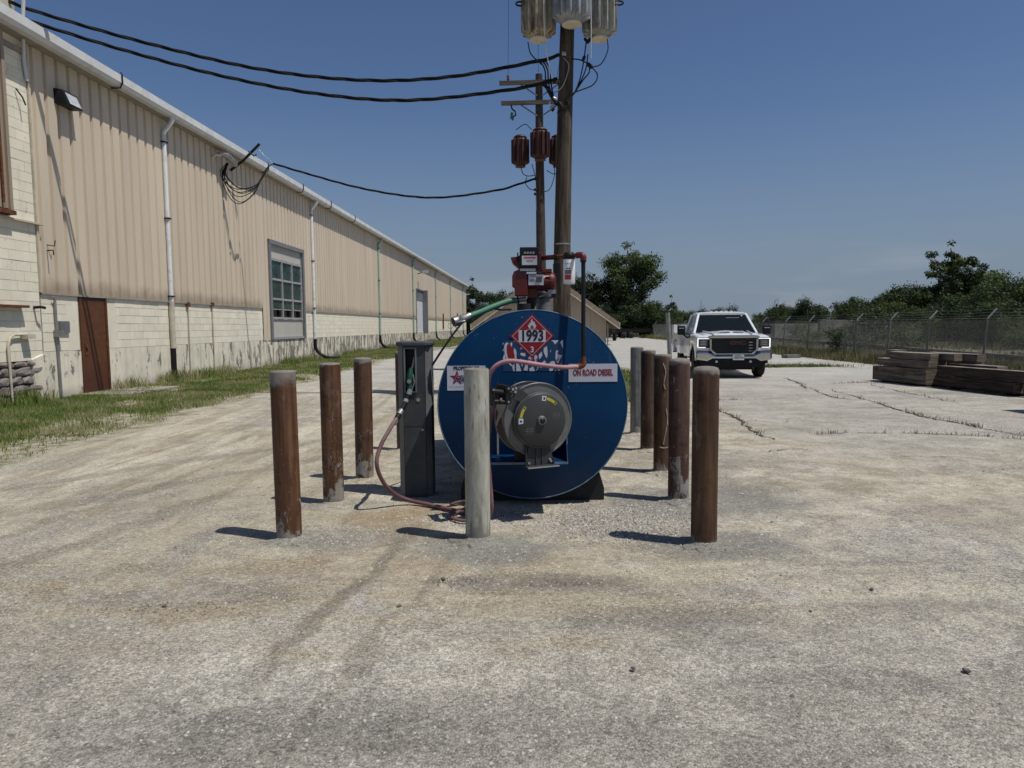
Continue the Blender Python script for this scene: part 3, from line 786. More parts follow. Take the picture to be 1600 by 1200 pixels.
# bays of siding, cut round the openings: (y0, y1, z0, z1)
WIN = (28.0, 32.15, 1.06, 4.92); DR2 = (62.5, 66.5, .92, 4.8); SM2 = (79.6, 80.6, 3.3, 4.7)
bays = [(Y0w, SPY[0], 2.3, 7.42), (SPY[0], 27.3, 2.3, 7.42), (27.3, 28.0, 1.04, 7.42), (28.0, 32.15, 4.92, 7.42), (32.15, SPY[1], 2.3, 7.42), (SPY[1], SPY[2], 2.3, 7.42), (SPY[2], SPY[3], 2.3, 7.42),
        (SPY[3], 62.5, 2.3, 7.42), (62.5, 66.5, 4.8, 7.42), (66.5, SPY[4], 2.3, 7.42), (SPY[4], SPY[5], 2.3, 7.42), (SPY[5], SPY[6], 2.3, 7.42), (SPY[6], LY1, 2.3, 7.42)]
for b in bays:
    siding_strip(*b[:2], b[2], b[3], .02).build('siding_panel', M['siding_low'] if (b[2] > 4 or b[2] < 2) else M['siding'], wh)
# base flashing under the siding
fb = MB()
for y0, y1 in ((Y0w, 27.3), (32.15, 62.5), (66.5, LY1)):
    fb.box(-.02, .10, y0 + .002, y1 - .002, 2.262, 2.298)
fb.build('base_flashing', M['soffit'], wh)
# body behind the skin, roof, gable end
MB().prism([(-0.06, 0), (-.06, 7.42), (-14, 10.4), (-28, 7.42), (-28, 0)], 12.0, LY1 - .02, 'XZ').build('wall_core', M['mortar'], wh)
MB().prism([(0.30, 7.53), (.30, 7.58), (-14, 10.56), (-28.3, 7.66), (-28.3, 7.60), (-14, 10.48)], 11.8, LY1 + .25, 'XZ').build('roof', M['roofmetal'], wh)
MB().prism([(-.0, 2.3), (.0, 7.42), (-14, 10.4), (-28, 7.42), (-28, 2.3)], LY1 - .018, LY1 + .02, 'XZ').build('end_wall', M['siding_low'], wh)
# box gutter, in lengths, with straps
gp = [(0.29, 7.38), (.45, 7.38), (.51, 7.46), (.51, 7.64), (.47, 7.66), (.29, 7.66)]
ys = [11.8] + [SPY[0] - 2.6 + k * 6.1 for k in range(15)] + [LY1 + .2]
for i in range(len(ys) - 1):
    MB().prism(gp, ys[i] + .004, ys[i + 1] - .004, 'XZ').build('gutter', M['gutter'], wh)
MB().box(.0, .288, 11.8, LY1, 7.365, 7.38).build('soffit', M['soffit'], wh)
for y in (17.75, 27.2, 31.2, 35.4, 40.0):
    MB().tube([(.25, y, 7.34), (.47, y, 7.34), (.535, y, 7.45), (.535, y, 7.65), (.50, y, 7.70)], .018, 6).build('gutter_strap', M['black_metal'], wh)
# foundation band
MB().box(-.3, .055, 15.06, LY1, -.3, 1.045).build('foundation', M['found'], wh)
for a0, a1 in ((15.09, 16.33), (17.37, 27.3), (32.2, 62.45), (66.55, LY1 - .03)): MB().box(-.05, .0455, a0, a1, 1.046, 2.261).build('block_mortar', M['mortar'], wh)
# concrete blocks: the nearest 300 singly, the rest as one part
bw, bh = .4064, .2032; z0b = 1.05; NC = 6
rowh = (2.262 - z0b) / NC
def skip(y0, y1):
    return (y1 > 16.30 and y0 < 17.40) or (y1 > 27.3 and y0 < 32.2) or (y1 > 62.45 and y0 < 66.55)
blk = MB().box(-.06, .052, .0015, bw - .0015, .005, rowh - .005); blkm = blk.mesh('block', M['block'])
blkh = MB().box(-.06, .052, .004, bw / 2 - .004, .004, rowh - .004).mesh('half_block', M['block'])
cnt = 0; rest = MB(); pos = []
for r_ in range(NC):
    y = 15.10 + (bw / 2 if r_ % 2 else 0)
    if r_ % 2: pos.append((15.10, r_, True))
    while y < LY1 - bw:
        if not skip(y, y + bw): pos.append((y, r_, False))
        y += bw
pos.sort()
for y, r_, half in pos:
    if cnt < 296:
        o = inst('block', blkh if half else blkm, wh, (random.uniform(-.004, .004), y, z0b + r_ * rowh), (0, 0, random.uniform(-.004, .004))); cnt += 1
    else:
        rest.box(-.06, .052 + random.uniform(-.003, .003), y + .005, y + bw - .005, z0b + r_ * rowh + .005, z0b + (r_ + 1) * rowh - .005)
rest.build('block_course', M['block'], wh, kind='stuff')
# cut pieces beside the openings
cp = MB()
for a0, a1 in ((15.9, 16.30), (17.40, 17.82), (27.0, 27.28), (32.22, 32.6)):
    MB().box(-.06, .0505, a0, a1, z0b + .003, 2.2575).build('cut_block', M['block'], wh)
# rusty personnel door
MB().box(-.02, .045, 16.34, 17.36, .0, 2.262).build('door_recess', M['black_metal'], wh)
dr = MB().box(.03, .062, 16.40, 17.30, .05, 2.24).build('door', M['door'], wh, label='rusty brown steel personnel door')
MB().cyl((.06, 16.50, 1.10), (.11, 16.50, 1.10), .035, n=12).build('door_knob', M['rust'], dr)
MB().box(.06, .075, 16.46, 16.56, .92, 1.2).build('lock_plate', M['rust'], dr)
for z in (.4, 1.15, 1.95): MB().cyl((.066, 17.30, z - .06), (.066, 17.30, z + .06), .014, n=6).build('hinge', M['rust'], dr)
fr = MB(); fr.box(.0, .085, 16.33, 16.395, 0, 2.262); fr.box(.0, .085, 17.305, 17.37, 0, 2.262); fr.build('door_frame', M['door'], wh)
MB().box(.0, 1.3, 16.1, 18.3, .0, .045).build('door_slab', M['concrete'], wh)
# big window
wfr = MB(); y0, y1, z0, z1 = WIN
wfr.box(.0, .15, y0 - .02, y0 + .17, z0, z1 + .05); wfr.box(.0, .15, y1 - .17, y1 + .02, z0, z1 + .05); wfr.box(.0, .16, y0 - .02, y1 + .02, z1 - .10, z1 + .06)
win = wfr.build('window', M['win_jamb'], wh, label='tall steel window with green painted panes')
g0, g1, gz0, gz1 = 28.28, 31.87, 1.92, 4.24
colw = (g1 - g0) / 3; rows = [gz0, 2.68, 3.46, gz1]
mull = MB()
for k in range(4): mull.box(.02, .095, g0 + k * colw - .045, g0 + k * colw + .045, gz0 - .06, gz1 + .06)
for z in rows: mull.box(.02, .088, g0, g1, z - .04, z + .04)
mull.box(.02, .075, g0, g1, 3.09 - .45 + .0, 3.09 - .45 + .001)
mull.build('window_frame', M['win_frame'], win)
for k in range(3):
    for j in range(3):
        a0, a1 = g0 + k * colw + .045, g0 + (k + 1) * colw - .045; b0, b1 = rows[j] + .04, rows[j + 1] - .04
        if j == 0:
            mz = b0 + (b1 - b0) * .46
            MB().box(.03, .036, a0, a1, mz, b1).build('pane', M['green_glass'], win)
            MB().box(-.045, -.04, a0, a1, b0, mz).build('pane', M['dark_glass'], win, label='dark open lower pane')
            MB().box(.026, .05, a0, a1, mz - .02, mz + .015).build('glazing_bar', M['win_frame'], win)
            MB().box(.02, .028, a1 - .2, a1 - .02, b0, b1).build('open_sash', M['black_metal'], win)
        else:
            MB().box(.03, .036, a0, a1, b0, b1).build('pane', M['green_glass'], win)
            MB().box(.034, .044, a0, a1, (b0 + b1) / 2 - .012, (b0 + b1) / 2 + .012).build('glazing_bar', M['green_glass'], win)
siding_strip(g0 - .11, g1 + .11, 1.16, 1.86, .02, .12, .02, .012).build('lower_panel', M['pale_siding'], win)
MB().box(.0, .105, g0 - .11, g1 + .11, 1.06, 1.16).build('sill', M['win_frame'], win)
siding_strip(g0 - .11, g1 + .11, 4.30, z1 - .10, .02, .12, .02, .012).build('upper_panel', M['pale_siding'], win)
# far doorway
y0, y1, z0, z1 = DR2
d2 = MB().box(-.09, -.04, y0, y1, z0, z1).build('roller_door', M['white_sheet'], wh, label='white roller door in grey recess')
sl = MB()
for k in range(22): sl.box(-.04, -.02, y0 + .02, y1 - .02, z0 + .02 + k * .145, z0 + .13 + k * .145)
sl.build('door_slats', M['white_sheet'], d2)
jm = MB(); jm.box(-.3, .12, y0 - .12, y0, z0, z1 + .1); jm.box(-.3, .45, y1, y1 + .25, z0, z1 + .1); jm.box(-.3, .12, y0, y1, z1, z1 + .1); jm.box(-.3, .02, y0, y1, z1 - .9, z1 - .01)
jm.build('door_jamb', M['win_jamb'], wh)
MB().box(.02, .12, 79.9, 80.8, 1.3, 3.0).build('vent_louvre', M['rust'], wh)
MB().box(.02, .12, 94.5, 95.3, 2.4, 3.3).build('vent_louvre', M['black_metal'], wh)
# downspouts with rubber boots
def downspout(y, mat, bottom, boot, topmat=None, r=.062):
    d = MB().tube([(.39, y, 7.40), (.39, y, 7.28), (.13, y, 6.98), (.13, y, 6.9), (.13, y, bottom)], r, 12).build('downspout', mat, wh)
    for z in (2.42, 4.6, 6.7):
        if z > bottom: MB().box(.03, .21, y - .085, y + .085, z, z + .035).build('strap', M['black_metal'], d)
    bt = catmull(boot, 6)
    MB().tube([(.13 + a, y + b, c) for a, b, c in bt], r * 1.12, 12).build('drain_boot', M['black_rubber'], d)
    return d
straight = [(0, 0, .99), (0.0, 0, .5), (.01, 0, .2), (.03, 0, .02)]
curve = [(0, 0, 1.0), (.0, 0, .7), (.12, .0, .38), (.5, .1, .12), (1.1, .1, .07)]
downspout(SPY[0], M['downspout_w'], .95, straight)
MB().cyl((.13, SPY[0], .96), (.13, SPY[0], 2.3), .075, n=12).build('downspout_sleeve', M['downspout_c'], wh)
for y, mt in zip(SPY[1:], ['downspout_w', 'downspout_g', 'downspout_g', 'downspout_g', 'downspout_g', 'downspout_g']):
    downspout(y, M[mt], .98 if y != SPY[3] else 1.0, curve, r=.072)
# wall conduits
for y, b in ((21.4, 2.3), (23.0, 2.35)):
    c = MB().tube([(.09, y, 0), (.09, y, b)], .018, 6).build('conduit', M['downspout_c'], wh)
    MB().box(.06, .13, y - .08, y + .08, b - .12, b).build('conduit_head', M['rust'], c)
c = MB().tube([(.10, 15.5, 0), (.10, 15.47, 2.15)], .028, 8).build('conduit', M['grey_pipe'], wh)
MB().box(.06, .2, 15.42, 15.58, 1.36, 1.5).build('conduit_box', M['grey_pipe'], c)
MB().tube([(.10, 15.47, 2.1), (.12, 15.40, 2.22)], .02, 6).build('conduit_fork', M['grey_pipe'], c)
MB().box(.055, .10, 15.6, 15.92, 1.44, 1.70).build('meter_plate', M['cab_light'], wh)
# wall pack lamp
lp = MB().add([(.065, 15.86, 6.42), (.065, 16.46, 6.42), (.065, 16.46, 6.74), (.065, 15.86, 6.74), (.36, 15.9, 6.40), (.36, 16.42, 6.40), (.24, 16.42, 6.72), (.24, 15.9, 6.72)],
      [(0, 1, 2, 3), (4, 5, 6, 7), (0, 1, 5, 4), (1, 2, 6, 5), (2, 3, 7, 6), (3, 0, 4, 7)]).build('wall_lamp', M['black_metal'], wh)
MB().add([(.368, 15.97, 6.43), (.368, 16.37, 6.43), (.262, 16.37, 6.68), (.262, 15.97, 6.68)], [(0, 1, 2, 3)]).build('lamp_lens', M['label_silver'], lp)
lp2 = MB().tube([(.06, 63.4, 6.2), (.6, 63.4, 6.35)], .04, 6).build('wall_lamp', M['black_metal'], wh)
MB().box(.5, 1.0, 63.2, 63.6, 6.3, 6.5).build('lamp_lens', M['label_silver'], lp2)
MB().tube([(.07, 15.35, 3.2), (.25, 15.3, 3.2), (.25, 15.3, 3.1)], .014, 6).build('wall_hook', M['black_metal'], wh)
MB().tube([(.07, 15.35, 3.32), (.2, 15.42, 3.3), (.22, 15.42, 3.42)], .012, 6).build('wall_hook', M['black_metal'], wh)
# service mast and weatherhead by the eave
ms = MB().tube([(.10, 24.8, 6.9), (.55, 24.8, 7.22), (1.12, 24.85, 7.78)], .045, 6).build('service_strut', M['black_metal'], wh)
MB().tube([(.75, 24.78, 7.52), (.93, 24.8, 7.36), (1.02, 24.8, 7.42)], .022, 6).build('insulator_clamp', M['black_metal'], ms)
whd = MB().tube([(.08, 23.45, 7.02), (.22, 23.45, 7.1), (.32, 23.6, 7.12)], .04, 8).build('service_conduit', M['gutter'], wh)
MB().tube([(.28, 23.5, 7.16), (.42, 23.85, 7.16), (.5, 24.15, 7.02), (.52, 24.25, 6.93)], [.05, .10, .11, .07], 12).build('weatherhead', M['steel'], whd)

# ---- older cream block section at the near end, with rubble base
an = wall_empty('block_annex', 'cream painted block wall with rubble stone base at the near end of the warehouse', 'block wall')
MB().box(-6, -.05, 8.0, 15.0, -.3, 8.2).build('wall_core', M['mortar'], an)
nc = 0; zz0 = .88; rest = MB()
MB().box(-.05, .056, 8.0, 15.05, .88, 7.4).build('block_mortar', M['mortar'], an)
bl2 = MB().box(-.05, .062, .0022, bw - .0022, .0045, bh - .0045).mesh('block', M['block']); bl2h = MB().box(-.05, .062, .004, bw / 2 - .004, .004, bh - .004).mesh('half_block', M['block'])
for r_ in range(33):
    y = 15.05 - bw
    if r_ % 2: inst('block', bl2h, an, (0, 15.05 - bw / 2, zz0 + r_ * bh)); y -= bw / 2; nc += 1
    while y > 12.6:
        inst('block', bl2, an, (random.uniform(-.003, .003), y, zz0 + r_ * bh), (0, 0, random.uniform(-.004, .004))); nc += 1
        y -= bw
    while y > 8.2:
        rest.box(-.05, .062, y + .004, y + bw - .004, zz0 + r_ * bh + .004, zz0 + (r_ + 1) * bh - .004); y -= bw
rest.build('block_course', M['block'], an, kind='stuff')
MB().box(-.04, .10, 15.055, 15.085, 2.3, 7.4).build('corner_trim', M['downspout_c'], an)
# rubble stones
MB().box(-.05, -.0, 8.0, 15.02, -.2, .88).build('rubble_joints', M['rubble_j'], an)
rr = random.Random(5); zc = 0.0
for row, hh in enumerate((.2, .2, .17, .19, .12)):
    y = 12.3 + rr.random() * .3
    while y < 14.75:
        w_ = rr.uniform(.2, .5); h_ = hh * rr.uniform(.92, 1.12)
        bm = bmesh.new(); bmesh.ops.create_icosphere(bm, subdivisions=2, radius=1)
        for v in bm.verts:
            q = v.co; q = Vector([math.copysign(abs(c) ** .6, c) for c in q]); q *= 1 + rr.uniform(-.12, .12)
            v.co = Vector((q.x * .10, q.y * w_ / 2 * 1.04, q.z * h_ / 2))
        me = bpy.data.meshes.new('rubble_stone'); bm.to_mesh(me); bm.free(); me.materials.append(M['rubble'])
        inst('stone', me, an, (.0, y + w_ / 2, zc + hh / 2), (rr.uniform(-.15, .15), 0, 0)); y += w_ + .006
    zc += hh
pc = MB(); pc.add([(-.04, 14.72, 0), (.085, 14.80, 0), (.085, 15.06, 0), (-.04, 15.06, 0), (-.04, 14.62, .95), (.085, 14.70, .9), (.085, 15.06, 1.0), (-.04, 15.06, 1.0)],
   [(0, 1, 2, 3), (4, 5, 6, 7), (0, 1, 5, 4), (1, 2, 6, 5), (2, 3, 7, 6), (3, 0, 4, 7)]); pc.build('render_patch', M['found'], an)
# rust streaked panel, drip ledge, brackets, pipe
pn = siding_strip(11.0, 14.22, 3.9, 7.35, .10, .30, .04, .03).build('hanging_panel', M['rusty_panel'], an, label='tan metal panel with rust streaked edge')
MB().box(.06, .19, 14.22, 14.30, 3.86, 7.35).build('panel_edge', M['rusty_panel'], pn)
MB().box(.05, .24, 11.0, 14.30, 3.78, 3.86).build('panel_foot', M['rust'], pn)
MB().box(.06, .17, 14.06, 14.11, 4.0, 7.3).build('rust_strip', M['rust'], pn)
MB().box(.03, .16, 11, 15.2, 3.70, 3.735).build('drip_ledge', M['downspout_c'], an)
MB().box(.05, .24, 11, 14.50, 1.96, 2.01).build('rusty_ledge', M['rust'], an)
MB().tube([(.07, 14.86, 1.98), (.22, 14.86, 1.99), (.24, 14.95, 1.97)], .03, 8).build('pipe_stub', M['black_metal'], an)
MB().tube([(.12, 14.02, 0.0), (.12, 14.0, 1.2), (.12, 14.06, 1.36), (.12, 14.18, 1.42), (.12, 14.55, 1.42)], .025, 8).build('white_pipe', M['downspout_c'], an)
MB().box(.07, .24, 14.4, 14.62, 1.33, 1.42).build('pipe_box', M['downspout_c'], an)
mst = MB().tube([(.35, 14.75, 8.35), (.20, 14.85, 7.55), (.12, 14.95, 7.0), (.10, 15.02, 6.6)], .035, 8).build('service_riser', M['gutter'], an)
MB().box(-.2, .12, 12, 15.05, 7.1, 7.2).build('head_flashing', M['soffit'], an)
MB().tube([(.09, 14.7, 6.35), (.16, 14.78, 6.2), (.2, 14.8, 6.05)], .015, 6).build('wall_hook', M['black_metal'], an)

# ============================================================ BOLLARDS
def bollard(x, y, mat, label, seed, h=1.20, r=.088, dome=.0, lean=(0, 0), name='bollard', foot=True, marks=None):
    b = empty(name, label, 'bollard', (x, y, 0), 0, 'steel posts guarding the fuel tank')
    b.rotation_euler = (lean[0], lean[1], seed * .9)
    rr = random.Random(seed)
    MB().lathe([(r, -.1), (r, h - .012), (r * .985, h - .004)], n=32).build('pipe', mat, b)
    capn = [(r * .98, h - .006), (r * .9, h + dome * .45), (r * .6, h + dome * .85), (r * .25, h + dome), (0.001, h + dome)]
    MB().lathe(capn, n=28, rf=None).build('concrete_cap', M['cap_conc'], b)
    if foot:
        prof = [(r * 2.4, -.03), (r * 1.9, .004), (r * 1.25, .014), (r * 1.0, .03)]
        rnds = [rr.uniform(.75, 1.3) for _ in range(24)]
        MB().lathe(prof, n=24, rf=lambda k, hh: 1 + (rnds[k] - 1) * (1 if hh < .012 else .15)).build('concrete_collar', M['ground'], b)
    if marks:
        for pl in marks:
            mm = MB().tube(catmull([((r + .0005) * math.sin(a), -(r + .0005) * math.cos(a), z) for a, z in pl], 5), [.0035 + .004 * rr.random() for _ in range(5 * (len(pl) - 1) + 1)], 5)
            o = mm.build('mortar_drip', M['concrete'], b); o.rotation_euler = (0, 0, -b.rotation_euler.z)
    return b
pb = lambda n, *a, **k: rust_post_mat('rusty_brown_post_' + n, *a, **k)
bm1 = pb('a', (0.06, .026, .012), (0.20, .085, .034), .16, 1, .15, .6)
bm2 = pb('b', (0.055, .024, .012), (0.17, .072, .03), .20, 2, .2, .7)
bm3 = pb('c', (0.065, .03, .017), (0.165, .078, .04), .24, 3, .5, .2)
bm4 = pb('d', (0.05, .024, .014), (0.13, .066, .036), .12, 4, .3, .2)
bm5 = pb('e', (0.045, .021, .010), (0.145, .068, .030), .05, 5, .15, .3)
bm6 = pb('f', (0.05, .022, .016), (0.14, .066, .045), .22, 6, .95, .5)
bm7 = pb('g', (0.06, .028, .013), (0.16, .075, .03), .12, 7, .3, .2)
bm8 = pb('h', (0.045, .021, .013), (0.12, .06, .034), .06, 8, .3, .2)
bm9 = pb('i', (0.10, .095, .085), (0.27, .265, .25), .2, 9, .7, .1)
bollard(-1.60, 4.97, bm1, 'rusty brown steel post with a grey concrete splash, nearest on the left of the tank', 1, dome=.008, lean=(0, -.008))
bollard(-1.54, 6.0, bm2, 'rusty brown post, second in the left row, paint speckled and grey at the foot', 2, dome=.008, lean=(0, -.012))
bollard(-1.47, 6.95, bm3, 'third post of the left row, brown with long pale runs, left of the nozzle cabinet', 3, dome=.01, lean=(0, -.008))
bollard(-1.33, 8.62, bm4, 'brown post mostly hidden behind the grey nozzle cabinet', 4, dome=.01)
bollard(-.25, 4.93, pale_post_mat(), 'cream painted post with flaking paint standing in front of the blue tank', 5, h=1.21, dome=.004, lean=(0, -.006))
bollard(1.31, 4.78, bm5, 'dark brown post with a low domed cap, nearest on the right of the tank', 6, dome=.022)
bollard(1.42, 6.0, bm6, 'brown post blotched with pale mortar, second in the right row', 7, dome=.022)
bollard(1.53, 7.18, bm7, 'brown post with a squiggly dried mortar drip, third in the right row', 8, dome=.01,
        marks=[[(-.2, 1.12), (.1, 1.03), (-.1, .92), (.05, .86)], [(.2, .66), (.35, .52), (-.1, .30)], [(.35, .52), (.6, .48)], [(-.5, .27), (0, .262), (.6, .27)]])
bollard(1.63, 8.47, bm8, 'plain dark brown post, fourth in the right row', 9, dome=.008)
bollard(1.72, 9.75, bm9, 'grey white post at the far end of the right row', 10, dome=.008)
lean_post = empty('leaning_post', 'thin grey steel post leaning left, standing alone beside the white truck', 'post', (4.62, 20.6, 0))
MB().lathe([(.062, -.1), (.062, 1.86)], n=14).build('post_pipe', M['grey_pipe'], lean_post, rot=(0, -.055, 0))

# ============================================================ TANK
TR = .795; TZ = .842; TX, TY = .17, 5.9; TL = 3.25
tk = empty('fuel_tank', 'deep blue horizontal diesel tank with red 1993 placard on its round end', 'fuel tank', (TX, TY, 0))
MB().lathe([(TR - .006, .004), (TR, .012), (TR, TL - .01), (TR - .01, TL), (.001, TL)], c=(0, 0, TZ), n=96, axis='Y').build('shell', M['tank'], tk)
MB().lathe([(.001, .0), (TR - .014, .0), (TR - .006, .004)], c=(0, 0, TZ), n=96, axis='Y').build('end_cap', M['tank'], tk)
rimp = [(TR * math.cos(a), 0, TZ + TR * math.sin(a)) for a in [2 * math.pi * k / 96 for k in range(97)]]
MB().tube([(p[0] * .9965, .004, TZ + (p[2] - TZ) * .9965) for p in rimp], .0055, 6, False).build('weld_rim', M['tank_rim'], tk)
for y0 in (.15, TL - .45):
    MB().prism([(-.62, .0), (.62, .0), (.62, .10), (.56, .30), (.40, .20), (0, .10), (-.40, .20), (-.56, .30), (-.62, .10)], y0, y0 + .12, 'XZ').build('saddle', M['skid'], tk)
for x in (-.53, .53): MB().box(x - .05, x + .05, .28, TL, 0, .085).build('skid_beam', M['skid'], tk)
MB().cyl((-.06, .35, TZ + TR - .05), (-.06, .35, TZ + TR + .06), .06, n=16).build('bung', M['skid'], tk)
MB().cyl((.13, .85, TZ + TR - .05), (.13, .85, TZ + TR + .12), .065, n=16).build('fill_neck', M['cab_light'], tk)
MB().lathe([(.08, TZ + TR + .12), (.085, TZ + TR + .17), (.06, TZ + TR + .2), (0.001, TZ + TR + .2)], c=(.13, .85, 0), n=16).build('fill_cap', M['skid'], tk)
# placard
pc = (0.0, -.0, TZ + .578); hd = .183
def diamond(h, y0, y1): return MB().prism([(-h, 0), (0, -h), (h, 0), (0, h)], y0, y1, 'XZ')
pl = diamond(hd, -.0045, -.0005).build('placard', M['sign_red'], tk, loc=pc)
bd = MB(); h1, h2 = hd * .90, hd * .875
for i in range(4):
    a = [(-1, 0), (0, -1), (1, 0), (0, 1)][i]; b = [(0, -1), (1, 0), (0, 1), (-1, 0)][i]
    bd.add([(a[0] * h1, -.0055, a[1] * h1), (b[0] * h1, -.0055, b[1] * h1), (b[0] * h2, -.0055, b[1] * h2), (a[0] * h2, -.0055, a[1] * h2)], [(0, 1, 2, 3)])
bd.build('placard_border', M['sign_white'], pl)
MB().box(-.112, .112, -.0065, -.0046, -.052, .048).build('number_panel', M['sign_white'], pl)
text('1993', .122, M['ink_black'], pl, (0, -.0075, -.002), bold=.0042, sx=.80, name='number')
text('3', .066, M['sign_white'], pl, (.0, -.0062, -.115), bold=.0018, name='class_number')
fl = [(-.022, 0), (-.034, .018), (-.033, .034), (-.024, .026), (-.022, .048), (-.012, .040), (-.008, .068), (.002, .082), (.004, .062), (.012, .048), (.014, .062), (.022, .05), (.024, .03), (.031, .036), (.034, .018), (.022, 0), (.009, 0), (.014, .012), (.008, .022), (.004, .016), (0, .034), (-.008, .02), (-.014, .012), (-.009, 0)]
MB().prism(fl, -.0062, -.0046, 'XZ').build('flame_symbol', M['sign_white'], pl, loc=(0, 0, .062))
MB().box(-.036, .036, -.0062, -.0046, .054, .058).build('flame_line', M['sign_white'], pl)
# worn sticker: white vinyl left between the blue letter shapes
def decal_mat():
    t = NT('worn_vinyl_sticker', .4, 0, .4); o = t.obj(); X, Y, Z = t.xyz(o)
    v = t.n.new('ShaderNodeTexVoronoi'); v.feature = 'DISTANCE_TO_EDGE'; t.put(v.inputs['Vector'], t.map(o, (21, 1, 9), rot=(0, .2, 0))); v.inputs['Scale'].default_value = 1.0
    blob = t.ss(t.add(v.outputs['Distance'], t.ss(t.noise(o, 30, 3), .3, .7, -.05, .05, True)), .13, .16)
    white = t.mix(blob, (0.008, .045, .12), (0.56, .57, .60))
    redz = t.mul(t.ss(Z, -.052, -.050), t.ss(Z, -.028, -.030)); ln = t.mul(t.ss(t.noise(t.map(o, (90, 1, 40)), 1, 2), .45, .5), redz)
    c = t.mix(t.mul(ln, blob), white, (0.35, .03, .05)); t.color(c); return t.m
dc = MB().box(-.244, .256, -.0024, -.0004, -.132, .122).build('sticker', decal_mat(), tk, loc=(0, 0, TZ + .418), label='worn white and blue sticker half covered by the red placard')
ov = [(-.030 + .028 * math.cos(a) - .02 * math.sin(a), .028 * math.cos(a) * .3 + .088 * math.sin(a)) for a in [2 * math.pi * k / 20 for k in range(20)]]
MB().prism([(x * 1.28 - .005, z * 1.12) for x, z in ov], -.0030, -.0025, 'XZ').build('red_letter_edge', M['sign_white'], dc, loc=(-.145, 0, .008))
MB().prism(ov, -.0036, -.0031, 'XZ').build('red_letter', M['ink_red'], dc, loc=(-.148, 0, .008))
# signs
sg = MB().box(-.203, .203, -.0034, -.0004, -.075, .075).build('fuel_sign', M['sign_white'], tk, loc=(.505, 0, TZ + .267))
text('ON ROAD DIESEL', .072, M['ink_red'], sg, (.0, -.0046, .0), bold=.0024, sx=.58)
sp_ = MB().box(-.16, .16, -.0034, -.0004, -.103, .103).build('owner_sign', M['sign_white'], tk, loc=(-.55, 0, TZ + .232))
text('PROPERTY OF', .042, M['ink_black'], sp_, (.0, -.0042, .081), bold=.0014, sx=.80)
st = []
for k in range(10):
    a = math.pi / 2 + k * math.pi / 5; q = .062 if k % 2 == 0 else .026
    st.append((q * math.cos(a) * .95, q * math.sin(a)))
MB().prism([(x * 1.08, z * 1.08) for x, z in st], -.0040, -.0035, 'XZ').build('star_edge', M['ink_blue'], sp_, loc=(-.078, 0, 0))
MB().prism(st, -.0046, -.0041, 'XZ').build('star', M['sign_red'], sp_, loc=(-.078, 0, 0))
text('Ha', .072, M['sign_white'], sp_, (-.058, -.0052, -.004), bold=.0034, shear=.35, name='logo_edge')
text('Ha', .072, M['ink_blue'], sp_, (-.058, -.0062, -.004), bold=.0018, shear=.35, name='logo_letters')
MB().box(-.15, .15, -.0042, -.0036, -.074, -.071).build('sign_rule', M['ink_grey'], sp_)
# shelf bracket welded to the end
sh = MB(); sh.box(-.345, .262, -.36, -.004, -.422 + TZ, -.414 + TZ)
sh.add([(.262, -.36, TZ - .422), (.262, -.36, TZ - .414), (.262, -.004, TZ + .02), (.262, -.004, TZ - .422), (.268, -.36, TZ - .422), (.268, -.36, TZ - .414), (.268, -.004, TZ + .02), (.268, -.004, TZ - .422)],
       [(0, 1, 2, 3), (7, 6, 5, 4), (0, 1, 5, 4), (1, 2, 6, 5), (2, 3, 7, 6), (3, 0, 4, 7)])
shelf = sh.build('shelf', M['tank'], tk)
MB().box(-.345, .268, -.366, -.360, TZ - .430, TZ - .412).build('shelf_lip', M['tank_rim'], shelf)
MB().box(-.30, -.285, -.02, -.005, TZ - .41, TZ + .06).build('back_strap', M['galv'], tk)
MB().tube([(.285, -.006, TZ + .05), (.29, -.012, TZ - .1), (.282, -.008, TZ - .2), (.289, -.012, TZ - .33)], .0025, 5).build('tie_wire', M['galv'], tk)

# ============================================================ HOSE REEL (sits on the shelf)
RA = R(22)
rl = empty('hose_reel', 'dark grey spring hose reel bolted on the blue shelf of the tank', 'hose reel', (.165, 5.50, .785), RA)
# local: axis along -Y towards the camera
def flange(y, r, name, mat):
    o = MB().lathe([(.03, y), (r - .012, y), (r - .012, y + .004), (.03, y + .004)], n=64, axis='Y').build(name, mat, rl)
    MB().lathe([(r - .014, y - .003), (r - .004, y - .012), (r + .002, y - .004), (r + .002, y + .008), (r - .010, y + .008)], n=64, axis='Y').build('flange_rim', M['reel_rim'], o)
    return o
flange(-.09, .285, 'front_flange', M['reel']); flange(.10, .285, 'back_flange', M['reel_in'])
MB().lathe([(.12, -.086), (.12, .10)], n=32, axis='Y').build('drum', M['reel_in'], rl)
coil = []
for k in range(220):
    a = k * .19; rad = .185 + .020 * (k // 74); yy = -.06 + .13 * abs(((k / 37.0) % 2) - 1)
    coil.append((rad * math.cos(a), yy, rad * math.sin(a)))
MB().tube(coil, .0145, 7).build('wound_hose', M['hose_pink'], rl)
cv = MB().lathe([(.001, -.150), (.195, -.150), (.208, -.142), (.213, -.125), (.213, -.118), (.205, -.116), (.205, -.095)], n=64, axis='Y').build('spring_cover', M['reel'], rl)
MB().lathe([(.213, -.132), (.216, -.127), (.216, -.119), (.213, -.117)], n=64, axis='Y').build('cover_rim', M['reel_rim'], cv)
hb = MB().lathe([(.022, -.175), (.031, -.175), (.034, -.170), (.038, -.152)], n=24, axis='Y').build('hub', M['reel_rim'], cv)
MB().lathe([(.001, -.1762), (.023, -.1762), (.023, -.1758)], n=24, axis='Y').build('hub_bore', M['ink_black'], hb)
